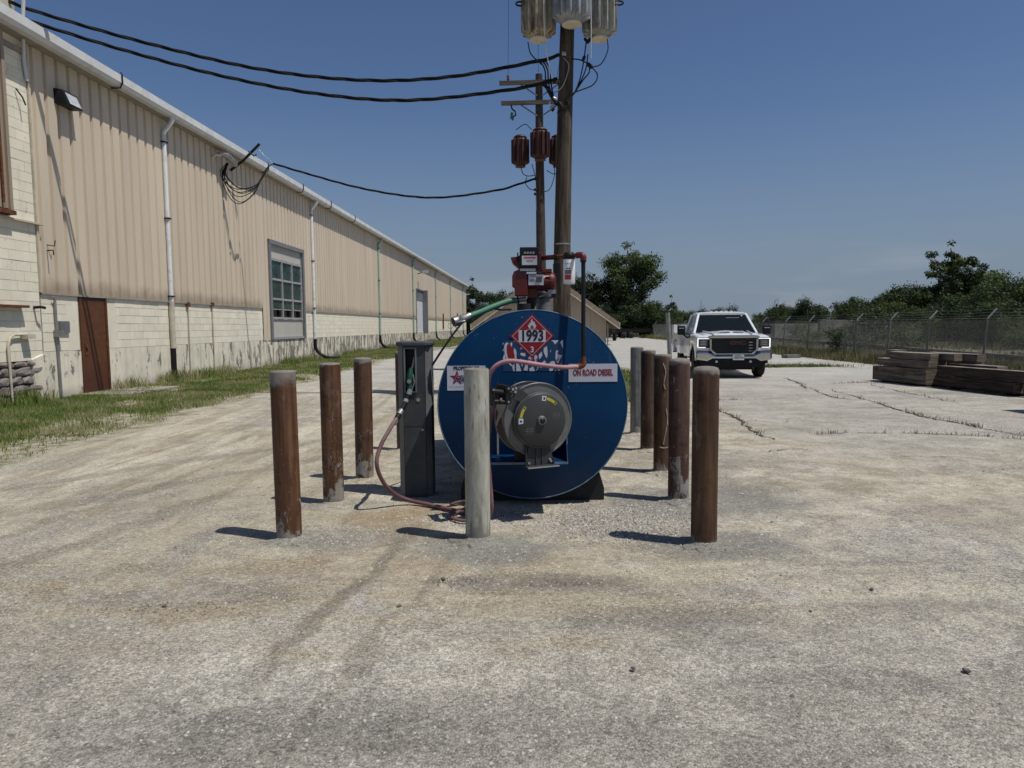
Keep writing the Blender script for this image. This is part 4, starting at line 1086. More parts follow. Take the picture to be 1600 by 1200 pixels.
def arc_label(a0, a1, r0, r1, y, mat, name):
    v = []; n = 8
    for i in range(n + 1):
        a = a0 + (a1 - a0) * i / n
        v += [(r0 * math.cos(a), y, r0 * math.sin(a)), (r1 * math.cos(a), y, r1 * math.sin(a))]
    return MB().add(v, [(2 * i, 2 * i + 1, 2 * i + 3, 2 * i + 2) for i in range(n)]).build(name, mat, cv)
arc_label(R(172), R(186), .150, .188, -.1512, M['sign_white'], 'warning_label'); arc_label(R(140), R(170), .160, .182, -.1512, M['yellow'], 'warning_stripe')
arc_label(R(76), R(88), .150, .188, -.1512, M['sign_white'], 'warning_label'); arc_label(R(44), R(74), .160, .182, -.1512, M['yellow'], 'warning_stripe')
for a, b in ((177, 182), (79, 84)): arc_label(R(a), R(b), .160, .178, -.1518, M['ink_black'], 'warning_mark')
for a in (142, 46): arc_label(R(a), R(a + 4), .165, .178, -.1518, M['ink_black'], 'warning_mark')
sc_ = MB()
for (cx, cz) in ((.125, .03), (-.10, -.075)):
    for i in range(3):
        sc_.add([(cx - .025 + i * .02, -.1506, cz - .03), (cx - .022 + i * .02, -.1506, cz - .03), (cx - .012 + i * .02, -.1506, cz + .03), (cx - .015 + i * .02, -.1506, cz + .03)], [(0, 1, 2, 3)])
    sc_.box(cx - .035, cx + .035, -.1507, -.1502, cz - .004, cz - .001); sc_.box(cx - .03, cx + .03, -.1507, -.1502, cz + .012, cz + .015)
sc_.build('cover_scratches', plain('faint_cast_print', (.12, .118, .11)), cv, kind='stuff')
# foot and arms
ft = MB(); ft.prism([(-.115, -.352), (.125, -.352), (.075, -.15), (-.085, -.15)], -.112, -.104, 'XZ')
ft.box(-.125, .135, -.18, -.08, -.357, -.351)
for x in (-.03, .02): ft.box(x - .004, x + .004, -.120, -.112, -.335, -.19)
ft.box(-.117, -.110, -.125, -.104, -.352, -.18); ft.box(.112, .119, -.125, -.104, -.352, -.30)
foot = ft.build('foot_plate', M['reel'], rl)
MB().box(-.126, .136, -.183, -.180, -.359, -.350).build('foot_edge', M['galv'], foot)
MB().prism([(-.115, -.352), (.125, -.352), (.075, -.05), (-.085, -.05)], .125, .133, 'XZ').build('rear_foot', M['reel_in'], rl)
for (x, z) in ((-.09, -.33), (.095, -.325), (.085, -.31)): MB().cyl((x, -.112, z), (x, -.122, z), .009, n=8).build('bolt', M['galv'], foot)
arm = MB().prism([(-.08, .06), (-.16, .14), (-.235, .215), (-.245, .25), (-.225, .272), (-.195, .27), (-.10, .20), (-.03, .12)], -.128, -.120, 'XZ').build('guide_arm', M['reel'], rl)
for (x, z) in ((-.225, .245), (-.20, .252), (-.205, .225)): MB().cyl((x, -.128, z), (x, -.137, z), .010, n=8).build('bolt', M['galv'], arm)
gd = MB(); gd.tube([(-.38, -.12, .235), (-.235, -.12, .215)], .022, 10); gd.tube([(-.37, .03, .235), (-.25, .03, .215)], .022, 10)
gd.box(-.40, -.375, -.15, .05, .13, .262); gd.box(-.29, -.25, -.15, .06, .14, .275); gd.tube([(-.38, -.13, .16), (-.27, -.13, .15)], .018, 8)
gl = gd.build('hose_guide', M['black_metal'], rl)
for p in ((-.388, -.152, .25), (-.27, -.152, .255), (-.33, -.15, .18), (-.27, -.152, .155)): MB().cyl(p, (p[0], p[1] - .01, p[2]), .009, n=8).build('bolt', M['steel'], gl)

# ============================================================ HOSES
def hose(name, label, pts, r, mat, n=6, cat='hose', sides=12):
    o = MB().tube(catmull(pts, n), r, sides).build(name, mat); o['label'] = label; o['category'] = cat; return o
hose('delivery_hose', 'dusty pinkish fuel hose looping from the reel along the ground to the nozzle',
     [(-.02, 5.44, 1.03), (-.07, 5.42, 1.015), (-.12, 5.38, .95), (-.155, 5.37, .85), (-.178, 5.36, .72), (-.19, 5.36, .55), (-.175, 5.35, .30), (-.165, 5.33, .13), (-.19, 5.38, .035), (-.27, 5.5, .018), (-.36, 5.56, .017),
      (-.53, 5.70, .017), (-.72, 5.86, .018), (-.88, 5.93, .035), (-1.00, 5.87, .11), (-1.075, 5.77, .24), (-1.11, 5.72, .40), (-1.08, 5.78, .54), (-1.01, 5.87, .675), (-.975, 5.93, .735)], .0175, M['hose_dark'])
hose('slack_hose_loop', 'short slack coil of dusty hose on the gravel behind the cream post',
     [(-.53, 5.86, .018), (-.42, 5.9, .03), (-.36, 5.78, .03), (-.42, 5.62, .02), (-.50, 5.5, .018), (-.42, 5.36, .018), (-.28, 5.34, .018), (-.2, 5.42, .02)], .013, M['hose_dark'])
hose('inlet_hose', 'faded pink hose arching from the black riser pipe across the stickers to the reel',
     [(.535, 5.76, 1.168), (.45, 5.72, 1.168), (.36, 5.66, 1.175), (.20, 5.58, 1.20), (.08, 5.54, 1.222), (-.02, 5.52, 1.232), (-.10, 5.52, 1.21), (-.155, 5.53, 1.16), (-.182, 5.55, 1.08), (-.185, 5.60, .97), (-.17, 5.68, .88), (-.12, 5.76, .80), (.0, 5.76, .785), (.1, 5.70, .785)], .0175, M['hose_pink'])

# ============================================================ PUMP, METER, FILTER (one bolted assembly)
pm_ = empty('fuel_pump', 'dark red transfer pump with black meter, pipe run and riser on top of the tank', 'fuel pump', (.12, 6.45, 1.64))
# local frame px->m near Y 6.4 : 173 px per metre, origin (832, 477)
def px(x, y): return ((x - 821) / 171.5, (484.5 - y) / 171.5)
def ppoly(pts): return [px(*p) for p in pts]
MB().prism(ppoly([(805, 425), (815, 421), (824, 423), (826, 462), (806, 462), (806, 450), (802, 447), (802, 432)]), -.09, .09, 'XZ').build('gear_housing', M['pump_red'], pm_, bevel=.006)
MB().prism(ppoly([(800, 403), (812, 402), (817, 396), (848, 396), (848, 424), (816, 424), (812, 420), (803, 412)]), -.055, .10, 'XZ').build('meter_body', M['pump_red'], pm_, bevel=.005)
a = px(824, 441); b = px(862, 441)
mt = MB(); mt.lathe([(.07, a[0]), (.078, a[0] + .01), (.078, b[0] - .012), (.07, b[0])], c=(0, 0, a[1]), n=28, axis='X'); motor = mt.build('motor', M['pump_red'], pm_)
fn = MB()
for k in range(9):
    an_ = R(-110 + k * 28); x0, x1 = px(853, 0)[0], px(864, 0)[0]
    fn.tube([(x0, -.082 * math.cos(an_), a[1] + .082 * math.sin(an_)), (x1, -.082 * math.cos(an_), a[1] + .082 * math.sin(an_))], .007, 5)
fn.build('end_bell', M['pump_red'], motor, kind='stuff')
MB().lathe([(.086, px(860, 0)[0]), (.086, px(866, 0)[0]), (.06, px(869, 0)[0]), (.001, px(869, 0)[0])], c=(0, 0, a[1]), n=24, axis='X').build('motor_cap', M['pump_red'], motor)
l0, l1 = px(827, 446), px(850, 430)
sl_ = MB().box(l0[0], l1[0], -.086, -.081, l0[1], l1[1]).build('maker_label', M['label_silver'], motor)
MB().box(l0[0] + .066, l1[0] - .012, -.0875, -.0862, l0[1] + .025, l1[1] - .02).build('label_print', M['win_jamb'], sl_)
MB().box(l0[0] + .01, l0[0] + .06, -.0875, -.0862, l0[1] + .03, l0[1] + .05).build('label_print', M['ink_grey'], sl_)
MB().box(l0[0] + .01, l0[0] + .075, -.0875, -.0862, l1[1] - .018, l1[1] - .008).build('label_print', M['label_red'], sl_)
# switch box and wire
q0, q1 = px(846, 427), px(863, 421)
MB().box(q0[0], q1[0], -.05, .05, q0[1], q1[1]).build('junction_box', M['pump_red'], pm_, bevel=.004)
q0, q1 = px(857, 463), px(869, 453)
MB().box(q0[0], q1[0], -.06, .04, q0[1], q1[1]).build('switch_box', M['galv'], pm_)
MB().tube([(*px(843, 464)[:1], -.05, px(843, 464)[1]), (px(857, 459)[0], -.05, px(857, 459)[1])], .008, 6).build('switch_lever', M['steel'], pm_)
q0, q1 = px(862, 465), px(869, 459)
MB().box(q0[0], q1[0], -.07, .03, q0[1], q1[1]).build('switch_knob', M['black_metal'], pm_)
# meter head
q0, q1 = px(814, 421), px(843, 389)
mh = MB().box(q0[0], q1[0], -.11, -.0, q0[1], q1[1]).build('meter', M['black_metal'], pm_, bevel=.006)
q0, q1 = px(817, 416), px(840, 402)
fp = MB().box(q0[0], q1[0], -.1135, -.1105, q0[1], q1[1]).build('meter_plate', M['label_silver'], mh)
MB().box(q0[0] + .02, q1[0] - .012, -.1150, -.1138, q1[1] - .022, q1[1] - .010).build('plate_print', M['label_red'], fp)
MB().box(q0[0] + .04, q1[0] - .035, -.1150, -.1138, q0[1] + .035, q0[1] + .041).build('plate_print', M['ink_grey'], fp)
for k in range(4):
    cx, cz = px(821.7 + k * 4.3, 397.7); MB().cyl((cx, -.1105, cz), (cx, -.1135, cz), .0105, n=12).build('digit_wheel', M['steel'], mh)
q0 = px(812, 404); MB().cyl((q0[0], -.03, q0[1] + .0), (q0[0] - .012, -.03, q0[1]), .048, n=18).build('reset_wheel', M['black_metal'], mh)
q0, q1 = px(814, 424.5), px(838, 421.2)
MB().box(q0[0], q1[0], -.10, .02, q0[1], q1[1]).build('gasket_strip', M['label_silver'], pm_)
# pedestal, base valve
q0, q1 = px(826, 465), px(840, 451)
MB().box(q0[0], q1[0], -.05, .05, q0[1], q1[1]).build('inlet_block', M['rust'], pm_, bevel=.004)
MB().tube([(px(828, 478)[0], 0, px(0, 488)[1]), (px(832, 470)[0], 0, px(0, 470)[1]), (px(834, 464)[0], 0, px(0, 463)[1])], [.032, .05, .045], 12).build('riser_elbow', M['black_metal'], pm_)
# flange and horizontal run to the filter
fl_ = MB(); c0 = px(846, 404); fl_.cyl((c0[0] - .012, .0, c0[1]), (c0[0] + .006, .0, c0[1]), .052, n=18); fl_.build('outlet_flange', M['pump_red'], pm_)
run = [(c0[0], 0, c0[1]), (px(864, 404)[0], -.05, c0[1] + .0), (px(884, 403)[0], -.20, c0[1] + .002), (px(903, 402)[0] - .0, -.43, c0[1] - .012)]
P0 = Vector((c0[0], 0, c0[1])); P1 = Vector((.455, -.60, .435))   # world (.575, 5.85, 2.07)
MB().cyl(P0, P0.lerp(P1, .42), .022, n=12).build('outlet_pipe', M['pump_red'], pm_)
MB().cyl(P0.lerp(P1, .22), P0.lerp(P1, .95), .017, n=12).build('outlet_pipe', M['rust'], pm_)
MB().cyl(P0.lerp(P1, .38), P0.lerp(P1, .44), .026, n=12).build('pipe_coupling', M['black_metal'], pm_)
fh = Vector((.365, -.47, 0)); tz = P0.lerp(P1, .78).z
flt = MB().lathe([(.001, tz + .028), (.035, tz + .028), (.05, tz + .012), (.05, tz - .028), (.046, tz - .03)], c=(fh.x, fh.y, 0), n=24).build('filter_head', M['black_metal'], pm_)
can = MB().lathe([(.046, tz - .03), (.0495, tz - .04), (.0495, tz - .225), (.044, tz - .236), (.001, tz - .238)], c=(fh.x, fh.y, 0), n=32).build('filter_can', M['filter_white'], flt)
def canlabel(z0, z1, a0, a1, mat, nm):
    v = []; n = 10; rr_ = .0500
    for i in range(n + 1):
        a_ = a0 + (a1 - a0) * i / n
        v += [(fh.x + rr_ * math.sin(a_), fh.y - rr_ * math.cos(a_), z0), (fh.x + rr_ * math.sin(a_), fh.y - rr_ * math.cos(a_), z1)]
    MB().add(v, [(2 * i, 2 * i + 1, 2 * i + 3, 2 * i + 2) for i in range(n)]).build(nm, mat, flt)
canlabel(tz - .200, tz - .160, -.9, .25, M['label_red'], 'filter_label'); canlabel(tz - .155, tz - .120, -.9, .25, M['ink_grey'], 'filter_print'); canlabel(tz - .112, tz - .106, -.6, .2, M['ink_black'], 'filter_print')
for k in range(4): canlabel(tz - .075, tz - .062, -.75 + k * .3, -.62 + k * .3, M['ink_grey'], 'filter_icon')
el_ = P1
MB().tube(catmull([el_ + Vector((-.035, .03, 0)), el_ + Vector((-.008, .006, 0)), el_ + Vector((0.012, -.01, -.012)), el_ + Vector((.014, -.012, -.045))], 5), .026, 12).build('top_elbow', M['pump_red'], pm_)
bx, by = el_.x + .014, el_.y - .012
MB().cyl((bx, by, el_.z - .03), (bx - .004, by - .04, 1.21 - 1.64), .0175, n=12).build('riser_pipe', M['black_metal'], pm_)
MB().cyl((bx, by, el_.z - .06), (bx, by, el_.z - .03), .025, n=12).build('riser_coupling', M['black_metal'], pm_)
MB().cyl((bx - .004, by - .04, 1.205 - 1.64), (bx - .004, by - .04, 1.25 - 1.64), .022, n=12).build('riser_coupling', M['rust'], pm_)
MB().tube(catmull([(bx - .004, by - .04, 1.215 - 1.64), (bx - .006, by - .04, 1.188 - 1.64), (bx - .025, by - .042, 1.172 - 1.64), (bx - .06, by - .046, 1.168 - 1.64)], 5), .025, 12).build('bottom_elbow', M['rust'], pm_)
MB().cyl((bx - .055, by - .046, 1.168 - 1.64), (bx - .105, by - .05, 1.168 - 1.64), .0225, n=6).build('hose_barb', M['steel'], pm_)
MB().cyl((bx - .095, by - .05, 1.168 - 1.64), (bx - .04, by - .046, 1.168 - 1.64), .0195, n=12).build('hose_ferrule', plain('brass_fitting', (.35, .27, .13), .4, .6), pm_)
# black reset lever box at the right of the meter (behind)
MB().box(px(866, 0)[0], px(876, 0)[0], .02, .09, px(0, 427)[1], px(0, 412)[1]).build('capacitor_box', M['black_metal'], pm_)

# suction hose with steel coupler
sx = empty('suction_hose', 'green ribbed suction hose with steel camlock coupler sticking out left above the tank', 'hose', (-.2, 6.3, 1.64))
o_ = Vector((-.2, 6.3, 1.64))
G = [Vector(q) - o_ for q in [(.06, 6.42, 1.735), (-.02, 6.39, 1.725), (-.16, 6.33, 1.675), (-.28, 6.27, 1.625), (-.385, 6.21, 1.585)]]
gp_ = catmull(G, 12)
MB().tube(gp_, [.0275 if i % 2 else .0262 for i in range(len(gp_))], 14).build('green_hose', M['green_hose'], sx)
MB().tube([Vector((.13, 6.44, 1.745)) - o_, G[0] + Vector((.0, 0, 0))], .021, 10).build('steel_nipple', M['steel'], sx)
MB().tube([G[0] + Vector((.005, 0, 0)), G[0] - Vector((.006, .002, .002))], .033, 12).build('hose_clamp', M['black_metal'], sx)
d_ = (G[4] - G[3]).normalized(); e0 = G[4]
cpl = MB().tube([e0 - d_ * .03, e0 + d_ * .03, e0 + d_ * .035, e0 + d_ * .085, e0 + d_ * .09, e0 + d_ * .14], [.033, .033, .038, .038, .044, .044], 18).build('coupler', M['steel'], sx)
MB().tube([e0 + d_ * .1402, e0 + d_ * .1405], [.036, .036], 18).build('coupler_mouth', M['ink_black'], cpl)
MB().tube([e0 + d_ * .06 + Vector((0, -.042, .02)), e0 + d_ * .10 + Vector((0, -.05, -.015)), e0 + d_ * .02 + Vector((0, -.048, -.03))], .009, 6).build('cam_lever', M['steel'], cpl)
rg = e0 + d_ * .17 + Vector((0, 0, -.012))
MB().tube([(rg.x + .022 * math.cos(t), rg.y, rg.z - .01 + .024 * math.sin(t)) for t in [k * .42 for k in range(16)]], .0022, 5).build('pull_ring', M['steel'], sx)
ch = MB(); c0_ = e0 + d_ * .12 + Vector((0, 0, -.045))
for k in range(14):
    t = k / 13; p = c0_ + Vector((.09 * t, 0, -.16 * t + .03 * t * t))
    ch.tube([p, p + Vector((.007, .002 * (-1) ** k, -.012))], .0034, 5)
ch.build('keeper_chain', M['steel'], sx, kind='stuff')
hose('cabinet_feed_cable', 'thin black cable running from the tank top down to the nozzle cabinet',
     [(.0, 6.75, 1.66), (-.12, 6.7, 1.66), (-.26, 6.58, 1.685), (-.38, 6.5, 1.61), (-.51, 6.4, 1.455), (-.62, 6.33, 1.295), (-.71, 6.32, 1.16)], .010, M['black_rubber'], cat='cable', sides=8)

# ============================================================ NOZZLE CABINET
cb_ = empty('nozzle_cabinet', 'charcoal sheet metal cabinet holding the fuel nozzle, left of the tank', 'cabinet', (-.86, 6.2, 0))
def px2(x, y): return ((x - 646.5) / 179, (511 - y) / 179 + 1.5)   # Y = 6.2
h = 1.335; xl, xr = -.145, .145; fl0, fl1 = -.092, .098
pr_ = [(fl0, 0), (fl1, 0)]
b_ = MB()
b_.prism([(xl, .06), (xl, .26), (xr, .26), (xr, .06), (fl1 + .004, .004), (fl1 + .004, .02), (xr - .01, .07), (xr - .01, .25), (xl + .01, .25), (xl + .01, .07), (fl0 - .004, .02), (fl0 - .004, .004)], 0, h, 'XY')
b_.build('side_panels', M['cab_light'], cb_)
hx0, hx1, hz0, hz1 = -.078, .022, .935, 1.315
f_ = MB()
f_.box(fl0, hx0, 0, .006, 0, h); f_.box(hx1, fl1, 0, .006, 0, h); f_.box(hx0, hx1, 0, .006, 0, hz0); f_.box(hx0, hx1, 0, .006, hz1, h)
f_.build('front_panel', M['cab_dark'], cb_)
r_b = MB(); r_b.box(hx0, hx1, .14, .146, hz0, hz1); r_b.box(hx0 - .004, hx0, .007, .14, hz0, hz1); r_b.box(hx1, hx1 + .004, .007, .14, hz0, hz1); r_b.box(hx0, hx1, .007, .14, hz0 - .004, hz0); r_b.box(hx0, hx1, .007, .14, hz1, hz1 + .004)
r_b.build('nozzle_recess', M['cab_dark'], cb_)
t_ = MB(); t_.box(hx0 - .006, hx0 + .007, -.014, 0, hz0 - .004, hz1 + .008); t_.box(hx1 - .007, hx1 + .006, -.014, 0, hz0 - .004, hz1 + .008); t_.box(hx0 + .007, hx1 - .007, -.013, 0, hz1 - .002, hz1 + .008); t_.box(hx0 + .007, hx1 - .007, -.013, 0, hz0 - .004, hz0 + .004)
t_.build('recess_frame', M['cab_light'], cb_)
MB().prism([(xl - .012, .02), (fl0 - .01, -.022), (fl1 + .01, -.022), (xr + .012, .02), (xr + .012, .275), (xl - .012, .275)], h, h + .040, 'XY').build('cap', M['cab_cap'], cb_, bevel=.012)
MB().box(xr + .001, xr + .012, .10, .15, .45, .80).build('cable_duct', M['black_metal'], cb_)
MB().box(fl0 + .004, fl1 - .004, -.0012, .0, .628, .632).build('panel_seam', M['ink_black'], cb_)
MB().cyl((.07, .0, .60), (.07, -.008, .60), .010, n=10).build('cabinet_lock', M['steel'], cb_)
MB().cyl((.026 + .01, -.001, .865), (.026 + .01, -.004, .865), .018, n=9).build('worn_sticker', M['concrete'], cb_)
# nozzle (held by the cabinet: its own thing)
nz = empty('fuel_nozzle', 'green and black fuel nozzle hanging in the cabinet recess', 'fuel nozzle', (-.885, 6.21, 1.0))
MB().tube([(.028, .02, .235), (.022, .01, .19), (.012, 0, .14), (.004, 0, .10)], [.0095, .0105, .0115, .012], 12).build('spout', M['steel'], nz)
MB().tube([(.004, 0, .145), (-.004, -.005, .10), (-.01, -.01, .045), (-.01, -.01, .0), (-.006, -.015, -.04)], [.018, .028, .031, .026, .027], 14).build('nozzle_body', M['noz_green'], nz)
MB().tube([(-.02, -.02, .13), (-.034, -.03, .05), (-.03, -.035, -.01)], .009, 8).build('nozzle_guard', M['black_rubber'], nz)
MB().tube([(.02, -.02, .09), (.034, -.03, .02), (.01, -.03, -.045)], .006, 8).build('trigger_lever', M['steel'], nz)
MB().cyl((-.012, -.045, .03), (-.012, -.028, .03), .018, n=14).build('vapour_knob', M['steel'], nz)
sg_ = [((-.006, -.02, -.04), (-.018, -.03, -.085), .023, 'galv', 'swivel'), ((-.018, -.03, -.085), (-.035, -.05, -.125), .019, 'black_rubber', 'swivel_joint'), ((-.035, -.05, -.125), (-.045, -.06, -.148), .022, 'galv', 'swivel'),
       ((-.045, -.06, -.148), (-.078, -.13, -.225), .0165, 'black_rubber', 'whip_hose'), ((-.072, -.12, -.214), (-.088, -.16, -.245), .022, 'galv', 'hose_coupling'), ((-.088, -.16, -.245), (-.105, -.21, -.285), .024, 'black_rubber', 'breakaway'), ((-.105, -.21, -.285), (-.115, -.25, -.312), .021, 'galv', 'hose_coupling')]
wh_ = sg_[3]
for a_, b_2, r_, mt_, nm_ in sg_: MB().cyl(a_, b_2, r_, n=12).build(nm_, M[mt_], nz)

# ============================================================ UTILITY POLES
def lean_curve(x0, x1, z0, z1, y, k=6): return [(x0 + (x1 - x0) * i / k, y, z0 + (z1 - z0) * i / k) for i in range(k + 1)]
p1 = empty('utility_pole', 'near dark wooden utility pole carrying three finned transformers at the top of the frame', 'utility pole', (1.05, 15, 0))
MB().tube([(-.0, 0, -.3), (.02, 0, 3), (.09, 0, 6), (.16, 0, 8.2), (.24, 0, 10.8)], [.205, .175, .155, .14, .12], 20).build('pole_shaft', M['pole'], p1)
MB().tube([(.17, -.03, 3.2), (.225, -.03, 6.0), (.235, -.03, 7.2)], .012, 6).build('ground_wire', M['black_rubber'], p1)
MB().lathe([(.180, 3.18), (.180, 3.21)], n=20).build('pole_band', M['steel'], p1, loc=(.02, 0, 0))
MB().tube([(-.15, -.12, 2.4), (-.13, -.13, 3.6), (-.04, -.15, 5.9)], .014, 6).build('riser_cable', M['black_rubber'], p1)
def transformer(par, x, y, z, r, hh, mat, nf, depth, seed, lid=True, label=None, n=None):
    rr = random.Random(seed)
    N = nf * 6
    def rf(k, h):
        q = k % 6
        return 1.0 if h < z + .02 or h > z + hh * .93 else (1 + depth if q in (2, 3) else 1.0)
    prof = [(r * .66, z), (r * .68, z + .05), (r * .98, z + .13), (r, z + .18), (r, z + hh * .92), (r * .8, z + hh)]
    t = MB().lathe(prof, n=N, rf=lambda k, h: (1 + depth if (k % 6) in (2, 3) and z + .1 < h < z + hh * .95 else 1.0)).build('transformer', mat, par, loc=(x, y, 0))
    if label: t['label'] = label
    MB().lathe([(r * .70, z - .012), (r * .72, z + .0), (r * .70, z + .015)], n=28).build('base_plate', M['shed_trim'] if nf > 12 else M['rust'], t)
    if lid: MB().lathe([(r * .92, z + hh), (r * .95, z + hh + .03), (r * .6, z + hh + .09), (.001, z + hh + .1)], n=24).build('lid', mat, t)
    MB().box(-.05, .05, r * .8, r + .12, z + .25, z + .35).build('hanger', M['steel'], t)
    return t
transformer(p1, -.45, -.10, 7.28, .255, 1.15, M['can_tan'], 13, .40, 1, label='tan transformer streaked with rust')
transformer(p1, .19, -.48, 7.42, .275, 1.15, M['can_grey'], 13, .38, 2, label='galvanised grey finned transformer')
transformer(p1, .79, -.10, 7.28, .255, 1.15, M['can_greytan'], 13, .40, 3, label='grey tan finned transformer')
for sx_ in (-1, 1):
    c_ = (.17 + sx_ * .98, -.2, 7.95)
    for k in range(3): MB().tube([(c_[0] + .10 * math.cos(t), c_[1], c_[2] + k * .035 - .04 * k + .04 * math.sin(t)) for t in [i * .42 for i in range(16)]], .013, 6).build('cutout_loop', M['black_rubber'], p1)
def wire(name, pts, r, mat, par, n=8, sides=6): return MB().tube(catmull(pts, n), r, sides).build(name, mat, par)
wp1 = lambda pts: [(x - 1.05, y - 15, z) for x, y, z in pts]
wire('jumper_wire', wp1([(.38, 14.8, 7.2), (.44, 14.75, 6.95), (.66, 14.75, 6.74)]), .012, M['black_rubber'], p1)
wire('jumper_wire', wp1([(1.98, 14.8, 7.25), (1.98, 14.75, 7.0), (1.85, 14.75, 6.75), (1.66, 14.75, 6.68)]), .012, M['black_rubber'], p1)
wire('white_lead', wp1([(.68, 14.4, 8.6), (.69, 14.4, 7.4), (.74, 14.5, 6.9), (.86, 14.7, 6.45)]), .011, M['gutter'], p1)
wire('white_lead', wp1([(1.60, 14.5, 8.6), (1.62, 14.5, 7.3), (1.63, 14.6, 6.8)]), .011, M['gutter'], p1)
for k in range(3):
    dx = .055 * k
    wire('drop_cable', wp1([(.46 + dx, 14.85, 6.86 - .0 * k), (.62 + dx, 14.83, 6.83), (.72 + dx, 14.82, 6.66), (.74 + dx * .9, 14.8, 6.42), (.84 + dx * .5, 14.78, 6.12), (.97, 14.8, 5.96)]), .016, M['black_rubber'], p1)
    wire('drop_cable', wp1([(.58 + dx * .6, 14.85, 6.40), (.72 + dx * .6, 14.83, 6.33), (.84 + dx * .6, 14.82, 6.12), (.95 + dx * .4, 14.8, 5.98)]), .014, M['black_rubber'], p1)
    wire('drop_cable', wp1([(1.56 + .6 * dx, 14.85, 7.22 - .25 * k), (1.5 + dx, 14.83, 6.8 - .1 * k), (1.42 + dx * .6, 14.82, 6.45), (1.28, 14.8, 6.15), (1.1, 14.75, 5.98)]), .014, M['black_rubber'], p1)
wire('drop_cable', wp1([(1.25, 14.82, 6.88), (1.45, 14.8, 6.84), (1.62, 14.8, 6.74), (1.78, 14.8, 6.55), (1.68, 14.8, 6.35), (1.3, 14.8, 6.2), (1.15, 14.8, 6.05)]), .013, M['black_rubber'], p1)
wire('drop_cable', wp1([(1.1, 14.82, 6.9), (1.2, 14.8, 6.75), (1.15, 14.8, 6.5), (1.05, 14.8, 6.3), (.9, 14.8, 6.2)]), .010, M['grey_pipe'], p1)
for (x, z, s) in ((.90, 6.43, .05), (1.0, 6.4, .045), (1.62, 6.72, .07), (1.5, 6.86, .055), (1.04, 5.93, .085), (.93, 6.0, .05), (1.15, 6.0, .05), (.88, 5.86, .04), (.99, 5.82, .035), (1.60, 7.20, .06), (1.54, 7.22, .05)):
    MB().lathe([(s * .4, -s), (s * .6, -s * .6), (s * .6, s * .6), (s * .35, s)], n=8).build('connector', M['black_rubber'], p1, loc=(x - 1.05, -.24, z), rot=(random.uniform(-.5, .5), random.uniform(-.9, .9), 0))
for (x, z) in ((.82, 6.02), (.86, 5.92), (.92, 6.08)): MB().lathe([(.02, -.05), (.035, 0), (.02, .05)], n=8).build('clamp', M['steel'], p1, loc=(x - 1.05, -.22, z), rot=(0, random.uniform(-1, 1), 0))
MB().cyl((.02, -.17, 6.98), (.10, -.17, 6.98), .05, n=10).build('dead_end_clamp', M['steel'], p1)

p2 = empty('utility_pole', 'farther old wooden utility pole with two crossarms and three rusty red transformers', 'utility pole', (.98, 24, 0))
MB().tube([(.03, 0, -.3), (.03, 0, 4), (.0, 0, 7), (-.01, 0, 9.72)], [.19, .16, .14, .115], 18).build('pole_shaft', M['pole2'], p2)
for z, x0, x1, tl in ((9.42, -1.12, 1.15, .012), (8.78, -1.08, .95, .008)):
    ca = MB().box(x0, x1, -.22, -.11, z - .06, z + .06).build('crossarm', M['cross'], p2, rot=(0, -.02, 0))
    for s in (-1, 1):
        MB().tube([(s * .62, -.16, z - .07), (s * .08, -.14, z - .42)], .022, 6).build('brace', M['fence_post'], p2)
for x in (-1.02, .95):
    MB().lathe([(.03, 9.48), (.05, 9.53), (.03, 9.57), (.045, 9.61), (.02, 9.66)], n=10).build('insulator', M['rust'], p2, loc=(x, -.16, 0))
MB().tube([(-.93, -.16, 8.70), (-.90, -.16, 8.58), (-.80, -.16, 8.50), (-.78, -.16, 8.38), (-.86, -.16, 8.34), (-.88, -.16, 8.22)], .028, 6).build('fuse_cutout', M['black_metal'], p2)
MB().tube([(-.9, -.16, 8.46), (-.92, -.16, 8.26)], .045, 8).build('fuse_cutout', M['noz_green'], p2)
for x, y in ((-.64, -.10), (.0, -.42), (.60, -.08)):
    transformer(p2, x, y, 6.88 if x == 0 else 6.74, .255 if x == 0 else .235, .92, M['can_rust'], 12, .30, int(x * 10))
w2 = lambda pts: [(x - .98, y - 24, z) for x, y, z in pts]
for pts in ([(.2, 23.8, 7.9), (.5, 23.8, 8.08), (.72, 23.8, 7.9)], [(.35, 23.8, 6.75), (.42, 23.8, 6.5), (.6, 23.8, 6.42), (.82, 23.8, 6.45)], [(.72, 23.8, 6.8), (.80, 23.8, 6.5), (.85, 23.8, 6.3)],
            [(1.2, 23.8, 6.6), (1.42, 23.8, 6.48), (1.6, 23.8, 6.55)], [(1.45, 23.8, 6.75), (1.45, 23.8, 6.4), (1.3, 23.8, 6.0), (1.1, 23.8, 5.9)], [(.55, 23.8, 6.4), (.5, 23.8, 6.2), (.62, 23.8, 6.02), (.78, 23.8, 5.96)]):
    wire('jumper_wire', w2(pts), .014, M['black_rubber'], p2)
for z in (6.32, 5.98, 5.84): MB().lathe([(.03, -.05), (.05, 0), (.03, .05)], n=8).build('dead_end_clamp', M['black_metal'], p2, loc=(-.16, -.2, z), rot=(0, 1.4, 0))
MB().tube([(-.14, -.2, 5.9), (-.13, -.2, 5.3)], .012, 6).build('hanging_wire', M['steel'], p2)

